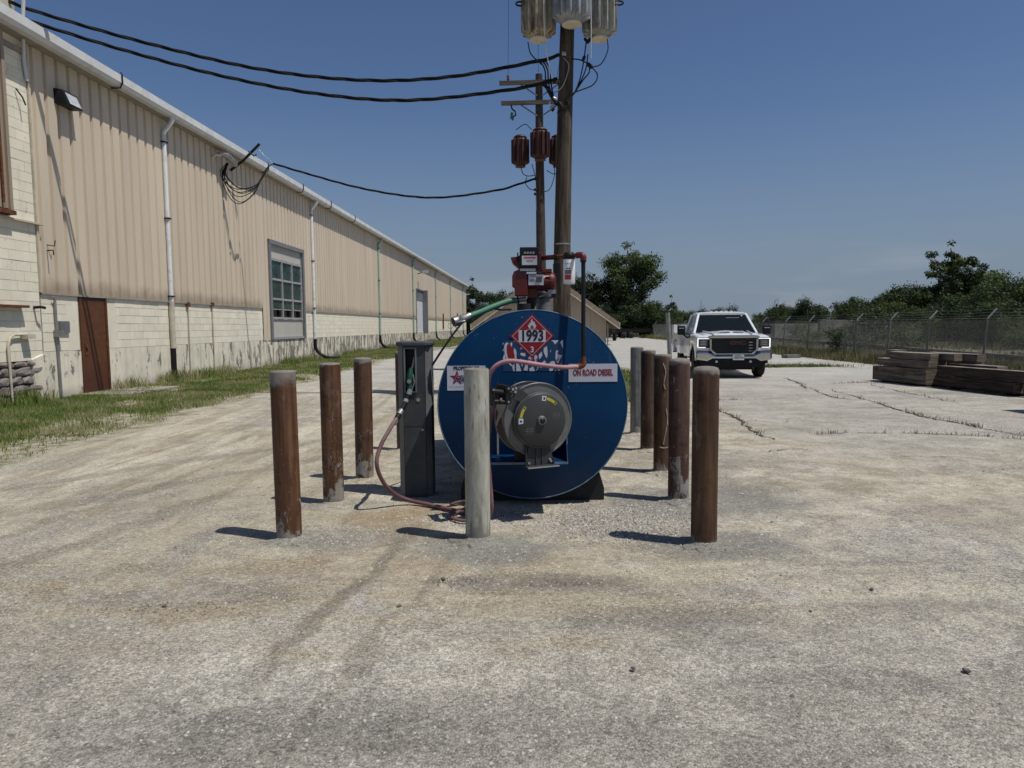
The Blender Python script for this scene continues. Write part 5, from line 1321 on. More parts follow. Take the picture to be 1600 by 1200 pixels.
def hang(name, label, pts, r=.009, mat='black_rubber', strands=1, twist=1.15, sr=.017, n=14):
    P = catmull(pts, n)
    m_ = MB()
    if strands == 1: m_.tube(P, r, 6)
    else:
        Ls = [0]
        for i in range(1, len(P)): Ls.append(Ls[-1] + (P[i] - P[i - 1]).length)
        for s in range(strands):
            q = []
            for i, p in enumerate(P):
                d = (P[min(i + 1, len(P) - 1)] - P[max(i - 1, 0)]).normalized(); u = d.cross(Vector((0, 0, 1))).normalized(); w = d.cross(u)
                t = Ls[i] * 2 * math.pi / twist + s * 2 * math.pi / strands
                q.append(p + (u * math.cos(t) + w * math.sin(t)) * sr)
            m_.tube(q, r, 6)
    o = m_.build(name, M[mat]); o['label'] = label; o['category'] = 'cable'; return o
hang('overhead_cable', 'upper of two thick twisted black cables from the near pole to the warehouse corner', [(1.02, 14.86, 6.97), (.60, 14.9, 6.87), (-1.28, 15.2, 6.67), (-3.18, 15.45, 6.71), (-5.40, 15.6, 7.02), (-7.75, 15.5, 7.55), (-9.5, 15.0, 7.93), (-10.05, 14.85, 8.1)], .019, strands=3, twist=1.7, n=26, sr=.021)
hang('overhead_cable', 'lower of two thick twisted black cables from the near pole to the warehouse corner', [(.98, 14.86, 6.5), (.05, 15.05, 6.36), (-2.1, 15.3, 6.24), (-4.03, 15.55, 6.46), (-6.05, 15.55, 6.84), (-8.1, 15.4, 7.35), (-9.7, 14.95, 7.75), (-10.1, 14.85, 7.85)], .019, strands=3, twist=1.7, n=26, sr=.021)
hang('service_cable', 'twisted black service cable from the farther pole to the bracket on the warehouse eave', [(.82, 23.8, 6.33), (.3, 23.95, 6.2), (-.37, 24, 6.02), (-2.07, 24.1, 5.82), (-3.39, 24.3, 5.89), (-5.14, 24.5, 6.23), (-6.92, 24.7, 6.75), (-8.10, 24.8, 7.12)], .018, strands=3, twist=2.0, n=22, sr=.021)
hang('guy_wire', 'thin bare wire tying the service cable to the black strut above the gutter', [(-8.10, 24.8, 7.12), (-8.45, 24.82, 7.45), (-8.62, 24.84, 7.66)], .006, n=3, mat='steel')
for k in range(9):
    a = random.uniform(-.16, .16); b = random.uniform(-.30, .22)
    hang('drip_loop', 'one of the loose black drip loops bunched under the eave beside the weatherhead' , [(-9.34 + a * .4, 24.05, 6.98), (-9.45 + a, 24.0, 6.55 + b * .5), (-9.25 + a, 24.1, 6.12 + b), (-8.95 + a, 24.2, 5.96 + b), (-8.62, 24.35, 6.18 + b * .5), (-8.42 + a * .3, 24.55, 6.55), (-8.26 + a * .2, 24.7, 6.95), (-8.10, 24.8, 7.12)], .014, n=6)['group'] = 'drip loops under the eave'
hang('primary_wire', 'thin vertical wire dropping from above the frame to the left end of the far crossarm', [(.05, 22, 14), (-.02, 23.5, 10.8), (-.04, 23.84, 9.66)], .006, n=4)
hang('primary_wire', 'thin slanting wire rising past the right side of the near pole top', [(1.55, 23.84, 9.6), (1.65, 20, 10.2), (1.7, 16, 10.6)], .006, n=4)
hang('primary_wire', 'thin wire slanting between the two poles below the big transformers', [(.95, 23.84, 9.75), (.8, 20, 9.2), (.75, 16, 8.6)], .006, n=4)

# ============================================================ SHED
sdx, sdy = 2.58, 55.0
sd_ = empty('tan_shed', 'low tan panelled shed with a wide gable roof behind the tank', 'shed', (sdx, sdy, 0))
hw = 4.70; ez = 2.42; az = 5.78; ow = 5.68
def roofz(x): return az - (az - ez) / hw * abs(x)
MB().prism([(-hw + .03, 0), (hw - .03, 0), (hw - .03, ez - .2), (0, az - .18), (-hw + .03, ez - .2)], .06, 12, 'XZ').build('shed_core', M['mortar'], sd_)
n_ = 8; pw = 2 * hw / n_; seam = 3.08
for i in range(n_):
    x0, x1 = -hw + i * pw + .012, -hw + (i + 1) * pw - .012
    top0, top1 = roofz(x0) - .22, roofz(x1) - .22
    if min(top0, top1) < seam or max(top0, top1) < seam + .15:
        MB().prism([(x0, .05), (x1, .05), (x1, top1), (x0, top0)], 0, .05, 'XZ').build('wall_panel', M['shed_panel'], sd_)
    else:
        MB().prism([(x0, .05), (x1, .05), (x1, seam - .015), (x0, seam - .015)], 0, .05, 'XZ').build('wall_panel', M['shed_panel'], sd_)
        MB().prism([(x0, seam + .015), (x1, seam + .015), (x1, top1), (x0, top0)], 0, .05, 'XZ').build('wall_panel', M['shed_panel'], sd_)
bt = MB()
for i in range(int(2 * hw / .3)):
    x = -hw + .15 + i * .3
    if abs((x + hw) % pw) > .06: bt.box(x - .012, x + .012, -.012, .0, .06, roofz(x) - .28)
bt.build('panel_grooves', M['shed_panel'], sd_, kind='stuff')
MB().box(hw - .10, hw + .03, -.03, .06, 0, ez - .12).build('corner_board', M['shed_panel'], sd_)
ez2 = roofz(ow)
for s in (-1, 1):
    e = [(0, az), (s * ow, ez2), (s * ow, ez2 - .05), (0, az - .05)]
    MB().prism(e, -.55, 12.6, 'XZ').build('roof_slope', M['shed_roof'], sd_)
    MB().prism([(0, az + .0), (s * ow, ez2 + .0), (s * ow, ez2 - .42), (0, az - .42)], -.60, -.552, 'XZ').build('barge_board', M['shed_board'], sd_)
    MB().prism([(0, az - .42), (s * ow, ez2 - .42), (s * ow, ez2 - .50), (0, az - .50)], -.61, -.552, 'XZ').build('barge_trim', M['shed_trim'], sd_)
    MB().box(min(s * ow, s * (ow + .04)), max(s * ow, s * (ow + .04)), -.6, 12.6, ez2 - .48, ez2 + .01).build('eave_board', M['shed_trim'], sd_)
for y in (2.5, 7): MB().box(5.15, 5.25, y, y + .1, 0, ez2 - .05).build('porch_post', M['shed_trim'], sd_)

# low dark trailer parked beyond the shed
def trailer(x, y, L, Wd, lab, rz):
    t = empty('flat_trailer', lab, 'trailer', (x, y, 0), rz)
    MB().box(-L / 2, L / 2, -Wd / 2, Wd / 2, .62, .74).build('deck', M['black_metal'], t)
    for s in (-1, 1): MB().box(-L / 2, L / 2, s * Wd / 2 - .03, s * Wd / 2 + .03, .74, 1.1).build('side_rail', M['black_metal'], t)
    for q in (-.35, .35):
        for s in (-1, 1): MB().lathe([(.001, -.1), (.36, -.1), (.38, -.06), (.38, .06), (.36, .1), (.001, .1)], c=(q * 1.2, s * Wd / 2, .38), n=18, axis='Y').build('wheel', M['tyre'], t)
    MB().tube([(-L / 2, 0, .66), (-L / 2 - 1.2, 0, .6)], .06, 6).build('tow_bar', M['black_metal'], t)
trailer(13.5, 84, 5.5, 2.2, 'dark flat trailer in the shade of the big tree', 0)
trailer(9.4, 70.5, 2.6, 1.6, 'small dark trailer beside the shed porch post', R(90))

# ============================================================ FENCE
fc = empty('chain_link_fence', 'tall galvanised chain link fence with slanted barbed wire arms along the right side', 'fence', (14.45, 20, 0))
FH = 1.62
py_ = [15.6, 18.7, 21.8, 24.75, 27.4, 30.0, 34.75, 38.1, 41.8, 47, 52, 58, 64, 72, 80]
def fx(y): return 0 if y < 36 else (y - 36) * .035
for i, y in enumerate(py_):
    ln = R(3.2 + random.uniform(-1.2, 1.6)); x = fx(y)
    MB().cyl((x, y - 20, -.1), (x + FH * math.sin(ln) * 1.0, y - 20, FH + .02), .032, n=10).build('post', M['fence_post'], fc)
    tx = x + FH * math.sin(ln)
    MB().box(-.015, .015, -.022, .022, 0, .40).build('barb_arm', M['fence_arm'], fc, loc=(tx, y - 20, FH), rot=(0, R(42), 0))
wv_, wf_ = [], []
def bar(a, b, t):
    o = len(wv_); d = (Vector(b) - Vector(a)).normalized(); u = Vector((1, 0, 0)) * t; w = d.cross(Vector((1, 0, 0))).normalized() * t
    for p in (a, b):
        p = Vector(p); wv_.extend([tuple(p + u), tuple(p + w), tuple(p - u), tuple(p - w)])
    for k in range(4): wf_.append((o + k, o + (k + 1) % 4, o + 4 + (k + 1) % 4, o + 4 + k))
y = -5.4; Hm = FH - .04
while y < 60:
    for s in (1, -1):
        a_ = (fx(y + 20) + .035, y, .04); b_y = y + s * (Hm - .04)
        bar(a_, (fx(b_y + 20) + .035 + Hm * .05, b_y, Hm), .0026)
    y += .081 if y < 20 else .12
mass('chain_mesh', np.array(wv_), np.array(wf_), M['chain'], parent=fc, kind='stuff')
bw_ = MB()
for i in range(len(py_) - 1):
    for k in range(3):
        q = .12 + k * .13
        bw_.tube([(fx(py_[i]) + .09 + q * .69, py_[i] - 20, FH + q * .74), (fx((py_[i] + py_[i + 1]) / 2) + .09 + q * .69, (py_[i] + py_[i + 1]) / 2 - 20, FH + q * .74 - .03), (fx(py_[i + 1]) + .09 + q * .69, py_[i + 1] - 20, FH + q * .74)], .004, 4)
    bw_.tube([(fx(py_[i]) + .1, py_[i] - 20, FH), (fx(py_[i + 1]) + .1, py_[i + 1] - 20, FH)], .007, 5)
bw_.build('barbed_wire', M['chain'], fc, kind='stuff')

# dark rail running beyond the fence
rail = MB().tube([(15.6, 14, .28), (17.2, 24, .27), (19.6, 42, .28), (22.5, 62, .3), (28, 100, .3)], .13, 6).build('rail_barrier', M['timber_d'])
rail['label'] = 'long dark low barrier beam running behind the fence'; rail['category'] = 'barrier'
for i in range(14):
    y = 16 + i * 6; x = np.interp(y, [14, 24, 42, 62, 100], [15.6, 17.2, 19.6, 22.5, 28])
    MB().box(-.08, .08, -.08, .08, -.28, .0).build('support', M['timber_d'], rail, loc=(float(x), y, .22))
# ruined concrete bits beyond the fence
M['ruin'] = plain('grimy_shaded_concrete', (0.17, .165, .15), .95, 0, .1, .3, 2.5, bump=.6, bscale=20, dirt=(0.07, .07, .05), dirtamt=.7)  # dirt patches over a base colour darkened to stand in for shade
def slab(x, y, w, d, h, lab, mat='ruin', rz=0, z=0, name='concrete_block'):
    o = MB().box(-w / 2, w / 2, -d / 2, d / 2, 0, h).build(name, M[mat], None, loc=(x, y, z), rot=(0, 0, rz), bevel=.02); o['label'] = lab; o['category'] = 'wall' if 'wall' in lab else 'concrete block'; return o
slab(20.6, 42.5, 1.6, .6, .95, 'pale concrete block behind the fence left of the timber stack', rz=.2)
slab(21.9, 50.2, .45, .45, 1.8, 'tall pale concrete pillar standing behind the fence')
slab(24.3, 52, 3.6, .4, 1.75, 'long grey concrete wall beyond the fence pillar', rz=.15)
slab(26.5, 64, 7, .5, 1.5, 'far low concrete wall behind the fence near the truck mirror', rz=.3)
slab(12.45, 31.6, .75, .4, .14, 'flat concrete lump lying at the weedy edge before the fence', rz=.3)
wd_ = MB().tube([(16.9, 35, 0), (16.95, 35, 1.85)], .06, 6).build('wooden_post', M['cross']); wd_['label'] = 'thin pale wooden post standing among weeds beyond the fence'; wd_['category'] = 'post'
rail2 = MB().box(-2.1, 2.1, -.06, .06, .25, .37).build('parking_rail', M['weathered_white'], loc=(-4.0, 39.8, 0), rot=(0, 0, .02)); rail2['label'] = 'low white horizontal rail on the lot between cabinet and tank'; rail2['category'] = 'rail'
for x in (-1.9, 1.9): MB().box(x - .05, x + .05, -.05, .05, 0, .25).build('rail_leg', M['weathered_white'], rail2)

# ============================================================ TIMBER STACK
TB = []
def timber(x0, x1, y0, y1, z0, z1, label, mat='timber', rz=0.0):
    cx, cy, cz = (x0 + x1) / 2, (y0 + y1) / 2, z0
    t = empty('timber', label, 'timber', (cx, cy, cz), rz, 'timbers stacked by the fence')
    b = MB(); w, l, h_ = (x1 - x0) / 2, (y1 - y0) / 2, z1 - z0
    rr = random.Random(int(cx * 100 + cy * 10)); j = lambda: rr.uniform(-.012, .012)
    vs = [(-w + j(), -l + j(), 0), (w + j(), -l + j(), 0), (w + j(), l, 0), (-w + j(), l, 0), (-w + j(), -l, h_), (w + j(), -l, h_), (w + j(), l, h_ + j()), (-w + j(), l, h_ + j())]
    b.add(vs, [(0, 3, 2, 1), (4, 5, 6, 7), (1, 2, 6, 5), (3, 0, 4, 7)])
    b.cur = 1; b.add(vs, [(0, 1, 5, 4), (2, 3, 7, 6)])
    b.build('beam', [M[mat], M['timber_end']], t, bevel=.008)
    return t
A = R(-8.2)
def rowxy(u): # point along the stack's left face, u = distance from its far corner
    return 9.45 + u * math.sin(-A), 18.55 - u * math.cos(A)
def tim(u0, u1, off, w, z0, z1, label, mat='timber', drz=0):
    xa, ya = rowxy((u0 + u1) / 2); nx_, ny_ = math.cos(A), math.sin(-A)
    cx, cy = xa + nx_ * (off + w / 2), ya + ny_ * (off + w / 2) * -1 * -1
    L = (u1 - u0)
    t = timber(cx - w / 2, cx + w / 2, cy - L / 2, cy + L / 2, z0, z1, label, mat, -A + drz)
    return t
tim(0, 1.95, 0, .30, .04, .40, 'thick grey brown bottom beam at the far end of the stack')
tim(.1, 2.3, .33, .3, .04, .39, 'bottom beam just behind the thick front one in the far stack')
tim(0, 2.6, .66, .3, .04, .39, 'rearmost bottom beam of the far timber stack')
tim(.05, 1.95, .06, .22, .425, .605, 'middle layer beam on the front of the far stack')
tim(-.1, 1.8, .40, .24, .42, .60, 'middle layer beam behind, with a pale end showing')
tim(-.1, 2.5, .74, .24, .42, .60, 'middle layer beam at the rear of the stack, sticking out right', drz=.03)
tim(.5, 1.95, .10, .20, .61, .775, 'topmost front beam of the timber stack', 'timber')
tim(.0, .42, .36, .28, .61, .81, 'short pale offcut lying on top of the stack')
tim(.6, 2.25, .42, .22, .61, .775, 'top layer beam behind the front one, reddish end', drz=.04)
tim(1.0, 2.6, .75, .22, .61, .775, 'rear top layer beam with pale weathered top')
tim(2.1, 4.3, .10, .24, .05, .265, 'dark creosoted bottom beam of the near stack', 'timber_d')
tim(2.15, 4.5, .12, .24, .285, .51, 'dark creosoted upper beam of the near stack', 'timber_d')
tim(2.3, 4.5, .42, .26, .05, .28, 'second bottom beam of the near dark stack', 'timber_d')
tim(1.9, 3.3, .62, .26, .41, .54, 'plank with rusty red end lying between the two stacks')
tim(4.45, 7.2, .16, .26, .05, .25, 'low grey brown beam at the right edge of the picture')
tim(4.7, 7.2, .46, .26, .05, .25, 'beam behind the low one at the right edge')
for u in (.3, 1.7, 2.5, 4.0, 5.4):
    x, y = rowxy(u); d = MB().box(-.45, .45, -.06, .06, 0, .042).build('bearer', M['timber_d'], None, loc=(x + .5, y, 0), rot=(0, 0, -A)); d['label'] = 'flat wooden bearer under the stacked timbers'; d['category'] = 'bearer'; d['group'] = 'bearers under the timbers'
ct = empty('shadow_container', 'invented dark steel container unseen beyond the right edge, added to cast the shadow entering there', 'container', (10.45, 11.35, 0))  # unseen container, added only to throw a shadow in at the right
MB().prism([(-1.35, .1), (1.35, .1), (1.6, 1.15), (-1.55, 1.15)], -.9, .55, 'XZ').build('shadow_container_body', M['container'], ct)
for x in (-1.2, 1.2): MB().box(x - .1, x + .1, -.8, .5, 0, .1).build('skid', M['container'], ct)

# ============================================================ TREES AND SHRUBS
def make_leaves(cl, n, size, seed, name, mat, flat=.75):
    """cl: list of (centre, radius) clumps; leaves thick at the clump surface"""
    r = np.random.default_rng(seed)
    C_ = np.array([c[0] for c in cl]); Rd = np.array([c[1] for c in cl]); w = Rd ** 2.2; w /= w.sum()
    i = r.choice(len(cl), n, p=w)
    d = r.normal(size=(n, 3)); d /= np.linalg.norm(d, axis=1)[:, None]
    rad = Rd[i] * (r.random(n) ** .45) * (1 + .15 * r.normal(size=n))
    p = C_[i] + d * rad[:, None] * np.array([1, 1, flat])
    nrm = d * .6 + r.normal(size=(n, 3)) * .6 + np.array([0, 0, .5]); nrm /= np.linalg.norm(nrm, axis=1)[:, None]
    t = np.cross(nrm, r.normal(size=(n, 3))); t /= np.linalg.norm(t, axis=1)[:, None]; b = np.cross(nrm, t)
    s = size * (.5 + .9 * r.random(n))[:, None]
    v = np.stack([p - t * s, p - b * s * .55, p + t * s, p + b * s * .55], 1).reshape(-1, 3)
    f = np.arange(4 * n).reshape(n, 4)
    clt = r.random(len(cl))[i] ** 1.5 * .65 + r.random(n) * .35
    return mass(name, v, f, mat, attr=clt, meshonly=True)
def tree_parts(seed, H, cw, trunk_h, n_limbs, nleaf, lsize, mat, r0=.25, crown_base=.3, clump=.2, shape=None, skew=0.0):
    rr = random.Random(seed); tr = MB(); cl = []
    top = Vector((skew * H * .15 + rr.uniform(-.3, .3), rr.uniform(-.3, .3), H * .88))
    spine = catmull([(0, 0, -.2), (rr.uniform(-.1, .1) * cw * .3, 0, H * .3), (rr.uniform(-.15, .15) * cw * .3, rr.uniform(-.2, .2), H * .6), top], 4)
    tr.tube(spine, [r0 * (1 - .9 * k / (len(spine) - 1)) + .012 for k in range(len(spine))], 8)
    for k in range(n_limbs):
        f = crown_base + (1 - crown_base) * (k + .5) / n_limbs; f = min(f, .98)
        z = H * f * .9; base = spine[min(int(f * .9 * (len(spine) - 1)), len(spine) - 2)]
        a = k * 2.4 + rr.uniform(-.5, .5)
        prof = shape(f) if shape else math.sin(math.pi * min(max((f - crown_base) / (1 - crown_base), .02) * .78 + .14, 1)) ** .7
        L = cw / 2 * prof * rr.uniform(.55, 1.08)
        end = Vector((base.x + math.cos(a) * L + skew * L * .3, base.y + math.sin(a) * L, min(base.z + L * rr.uniform(.2, .7), H * .95)))
        mid = base.lerp(end, .5) + Vector((0, 0, -.06 * L))
        tr.tube([base, mid, end], [r0 * .35 * (1.2 - f), r0 * .2 * (1.2 - f), .02], 5)
        for q in range(3):
            c = base.lerp(end, .45 + .27 * q) + Vector([rr.uniform(-1, 1) * cw * .06 for _ in range(3)])
            cl.append((tuple(c), cw * clump * rr.uniform(.5, 1.0) * (.75 + .25 * prof)))
    cl.append(((top.x, top.y, H * .93), cw * clump * .55))
    # fit heights
    return tr.mesh('trunk', M['bark']), make_leaves(cl, nleaf, lsize, seed + 99, 'crown', mat)
def place_tree(parts, name, label, x, y, s=1.0, rz=0.0, cat='tree', group=None, sz=None):
    t = empty(name, label, cat, (x, y, 0), rz, group)
    t.scale = (s, s, sz or s)
    inst('trunk', parts[0], t); inst('crown', parts[1], t)
    return t
big = tree_parts(5, 13.0, 9.4, 3, 26, 26000, .15, M['leaf_a'], r0=.42, crown_base=.16, clump=.16, skew=-.1)
mid_ = tree_parts(8, 9.0, 8.5, 2, 20, 15000, .15, M['leaf_b'], r0=.3, crown_base=.12, clump=.18)
airy = tree_parts(12, 10.5, 6.0, 3, 18, 7000, .13, M['leaf_b'], r0=.22, crown_base=.3, clump=.13, skew=.4)
tall = tree_parts(21, 9.2, 4.7, 3.4, 20, 8500, .11, M['leaf_a'], r0=.22, crown_base=.45, clump=.135, skew=.1)
r1 = tree_parts(31, 5.8, 7.0, 1, 18, 17000, .12, M['leaf_b'], r0=.16, crown_base=.06, clump=.235)
r2 = tree_parts(37, 6.2, 6.6, 1, 18, 17000, .12, M['leaf_b2'], r0=.16, crown_base=.06, clump=.235)
r3 = tree_parts(43, 5.3, 6.6, 1, 16, 15000, .12, M['leaf_c'], r0=.14, crown_base=.06, clump=.23)
far1 = tree_parts(51, 7.0, 8.5, 1, 12, 1800, .38, M['leaf_far'], r0=.2, crown_base=.1, clump=.2)
far2 = tree_parts(57, 8.0, 6.0, 2, 12, 1300, .36, M['leaf_far'], r0=.2, crown_base=.25, clump=.17)
thin_ = tree_parts(63, 6.2, 2.6, 2, 14, 1800, .13, M['leaf_b'], r0=.1, crown_base=.25, clump=.2)
sh1 = tree_parts(71, 1.7, 2.6, .3, 9, 2600, .06, M['leaf_c'], r0=.04, crown_base=.1, clump=.22)
sh2 = tree_parts(77, 2.4, 2.8, .3, 10, 3000, .07, M['leaf_b'], r0=.05, crown_base=.05, clump=.22)

place_tree(big, 'deciduous_tree', 'tall full green tree rising behind the right end of the tan shed', 15.6, 95, 1.0, .4)
place_tree(mid_, 'deciduous_tree', 'rounded dark tree just left of the tallest one, above the shed roof', 10.9, 97, .98, 1.2)
place_tree(airy, 'deciduous_tree', 'open crowned tree leaning just beyond the far end of the warehouse', -6.6, 128, 1.02, 2.2)
place_tree(mid_, 'deciduous_tree', 'low dark green tree left of the shed roof, partly behind the pump', -1.2, 112, .82, .3)
place_tree(r2, 'deciduous_tree', 'bushy green tree peeking over the left roof slope of the shed', 1.6, 106, 1.18, 2.0)
place_tree(r1, 'deciduous_tree', 'dark bush like tree low beside the far end of the warehouse', -3.4, 124, .95, .3)
place_tree(r1, 'deciduous_tree', 'dark bush at the foot of the leaning tree by the warehouse end', -8.0, 130, 1.0, 1.3)
place_tree(thin_, 'deciduous_tree', 'slim little tree standing alone left of the white truck roof', 24.6, 110, 1.02, .3)
place_tree(r1, 'deciduous_tree', 'dark shrubby tree behind the dark flat trailer', 14.5, 92, .95, 2.0)
und = [(11.5, 90, .62), (17.6, 91, .72), (20.2, 90, .6), (19.5, 82, .5), (21.6, 85, .55), (18.0, 77, .38), (20.5, 76, .42), (22.5, 79, .5), (24.5, 84, .6), (21.8, 70, .33), (23.5, 72, .38), (9.0, 96, .8)]
for i, (x, y, s) in enumerate(und):
    place_tree((r1, r2)[i % 2], 'shrub_tree', 'dark undergrowth shrub massed beneath the tall tree right of the shed', x, y, s, i * 1.7, 'shrub', 'undergrowth below the tall tree')
# wooded line beyond the fence
rr = random.Random(9); i = 0; y = 42
lineA = []
while y < 120:
    x = 39.5 + rr.uniform(-2, 2) + max(0, (50 - y)) * .1; q = (r1, r2, r1, r2, r3)[i % 5]
    s = rr.uniform(.80, 1.02) * float(np.interp(y, [40, 62, 78, 92, 104, 120], [.92, .95, .95, .82, .70, .55]))
    place_tree(q, 'scrub_tree', 'dense green scrub tree in the wooded line beyond the fence', x, y, s, rr.uniform(0, 6), 'tree', 'scrub trees in line beyond the fence')
    y += 3.1 if y < 80 else 4.4; i += 1
for k, (x, y, s) in enumerate([(46, 52, 1.0), (45, 60, 1.08), (47, 70, 1.05), (46, 80, .95), (45, 45, .95)]):
    place_tree((r2, r1)[k % 2], 'scrub_tree', 'dense green scrub tree in the wooded line beyond the fence', x, y, s, k, 'tree', 'scrub trees in line beyond the fence')
place_tree(tall, 'deciduous_tree', 'airy tree standing tall above the wooded line at right', 36.9, 60, .95, .9)
place_tree(r3, 'scrub_tree', 'bright yellow green bush in front of the wooded line beyond the fence', 33, 62, .62, 1.0)
for k, (x, y, s) in enumerate([(31.5, 50, .60), (29, 43, .45), (34, 55, .6), (26.5, 47, .42)]):
    place_tree((r1, r2)[k % 2], 'scrub_tree', ['dark bush before the woods, beneath the airy tall tree', 'low dark bush between fence and woods near the timber stack', 'dark green bush merging with the woods right of the pillar', 'dark bush leaning over the concrete pillar beyond the fence'][k], x, y, s, k * 1.3)
# low shrubs along and behind the fence
shr = [(19.0, 38.0, 1.0, sh2, 'dark shrub grown up behind the fence left of the timber stack'), (18.6, 33.8, .85, sh1, 'weedy shrub right behind the fence beside the timber stack'),
       (20.5, 27.5, .9, sh1, 'pale green shrub behind the fence above the timber stack'), (22.8, 29.5, 1.0, sh1, 'spreading light green shrub behind the fence, right of the stack top'), (22.4, 25.2, .9, sh1, 'light green shrub behind the fence at the right edge'),
       (15.0, 31.8, .62, sh2, 'dark weedy clump climbing the fence beside the leaning fence post'), (25.5, 33, 1.1, sh1, 'big pale shrub mound farther behind the fence'), (18.5, 44, .7, sh1, 'low shrub beside the pale concrete block'),
       (22.5, 56, .9, sh1, 'shrub in front of the long grey concrete wall'), (27.5, 38, 1.1, sh2, 'dark shrub midway between fence and woods')]
for k, (x, y, s, pt, lab) in enumerate(shr): place_tree(pt, 'shrub', lab, x, y, s, k * .9, 'shrub')
ds = MB(); rr2 = random.Random(4)
def twig(p, d, L, r, dep):
    e = p + d * L; ds.tube([p, e], [r, r * .6], 5)
    if dep:
        for _ in range(3): twig(e, (d + Vector([rr2.uniform(-.6, .6) for _ in range(3)])).normalized(), L * .7, r * .55, dep - 1)
twig(Vector((0, 0, 0)), Vector((0, 0, 1)), 3.2, .15, 3)
dt = ds.build('bare_tree', M['bark'], None, loc=(45, 122, 0)); dt.scale = (.6, .6, .78); dt['label'] = 'bare grey dead tree at the left end of the wooded line'; dt['category'] = 'tree'
# distant horizon trees
rr = random.Random(15)
for k in range(46):
    x = 40 + k * 3.6 + rr.uniform(-1, 1); y = 250 + rr.uniform(-25, 25)
    place_tree((far1, far2)[k % 2], 'distant_tree', 'small distant tree on the low horizon behind the truck', x, y, rr.uniform(.62, 1.05), rr.uniform(0, 6), 'tree', 'distant horizon trees')
for k in range(16):
    place_tree(far1, 'distant_tree', 'distant low tree between warehouse end and shed', -32 + k * 4.2, 190 + rr.uniform(-10, 10), rr.uniform(.5, .8), rr.uniform(0, 6), 'tree', 'distant trees past the warehouse')

# old vine-grown fence right of the shed
vf = empty('old_fence', 'old grey wire fence with weeds running away to the right of the shed', 'fence', (17, 70, 0), R(-8))
for k in range(10): MB().cyl((0, -16 + k * 3.2, 0), (.05, -16 + k * 3.2, 1.7), .045, n=6).build('post', M['fence_post'], vf)
om = MB()
for k in range(150): om.box(-.006, .006, -16 + k * .2 - .008, -16 + k * .2 + .008, 0, 1.65)
om.build('wire_mesh', M['chain'], vf, kind='stuff')
blades('vine_weeds', 9000, reg(15.5, 19.5, 52, 86), .1, .55, .02, M['grass'], 41)

# ============================================================ TRUCK
tk2 = empty('pickup_truck', 'white service body pickup truck facing the camera with chrome bumper', 'truck', (6.17, 19.72, 0), R(-7.0))
tk2.scale = (1, 1, .945)
Wt = M['truck_white']
def loft(secs, mat, name, parent, bevel=0.0, smooth=True, caps=True):
    # secs: list of (y, [(x,z), ...]) same count
    vs = []; n = len(secs[0][1])
    for y, pts in secs: vs += [(x, y, z) for x, z in pts]
    fs = []
    for i in range(len(secs) - 1):
        for k in range(n): a_ = i * n + k; b_ = i * n + (k + 1) % n; fs.append((a_, b_, b_ + n, a_ + n))
    m_ = MB(); m_.add(vs, fs, smooth)
    if caps: m_.add(vs[:n], [tuple(range(n))]); m_.add(vs[-n:], [tuple(range(n))])
    return m_.build(name, mat, parent, bevel=bevel)
def sec(w, zb, zs, zt, wt, crown=.03):   # half width, bottom, shoulder, top, half width at top
    L = [(w - .02, zb), (w, zb + .12), (w, zs - .10), (w - .015, zs - .03), (w - .07, zs), (wt, zt - .03), (wt * .6, zt), (0, zt + crown)]
    return L + [(-x, z) for x, z in reversed(L[:-1])]
# front clip: hood and wings, kept above the wheel arches
body = loft([(.10, sec(.985, .80, 1.22, 1.25, .70, .02)), (.25, sec(1.00, .80, 1.26, 1.30, .72, .03)), (.9, sec(1.01, .95, 1.30, 1.345, .74, .04)), (1.55, sec(1.01, .95, 1.31, 1.375, .76, .035))], Wt, 'hood', tk2)
# lower doors/sill behind the front wheel
cabl = [(1.42, sec(1.005, .52, 1.27, 1.30, .85, .0)), (3.15, sec(1.005, .52, 1.27, 1.30, .85, .0))]
loft(cabl, Wt, 'cab_side', tk2)
for s in (-1, 1):
    MB().prism([(.26, .52), (.52, .52), (.56, .78), (.78, .98), (1.12, .98), (1.34, .78), (1.38, .52), (1.46, .52), (1.46, 1.0), (.26, 1.0)], min(s * .97, s * 1.004), max(s * .97, s * 1.004), 'YZ').build('fender', Wt, tk2)
    ar = [(.95 + .44 * math.cos(a), .42 + .44 * math.sin(a)) for a in [math.pi * k / 12 for k in range(13)]]
    MB().tube([(s * 1.0, y, z) for y, z in ar], .035, 6).build('arch_trim', M['black_metal'], tk2)
MB().box(-.95, .95, .5, 1.5, .38, .95).build('wheel_well', M['black_metal'], tk2)
# cab upper (pillars and roof), glass inset
def csec(w, z): return w, z
cab_pts = lambda wb, wt, zt: [(wb, 1.28), (wt, zt - .07), (wt - .06, zt - .01), (wt * .5, zt + .02), (0, zt + .025), (-wt * .5, zt + .02), (-wt + .06, zt - .01), (-wt, zt - .07), (-wb, 1.28)]
roof = loft([(1.98, [(.70, 1.90), (.68, 1.93), (.60, 1.955), (.3, 1.965), (0, 1.968), (-.3, 1.965), (-.60, 1.955), (-.68, 1.93), (-.70, 1.90), (0, 1.90)]),
             (2.15, [(.74, 1.88), (.73, 1.95), (.64, 1.99), (.3, 2.005), (0, 2.01), (-.3, 2.005), (-.64, 1.99), (-.73, 1.95), (-.74, 1.88), (0, 1.9)]),
             (3.05, [(.75, 1.88), (.74, 1.95), (.64, 1.99), (.3, 2.01), (0, 2.015), (-.3, 2.01), (-.64, 1.99), (-.74, 1.95), (-.75, 1.88), (0, 1.9)])], Wt, 'roof', tk2)
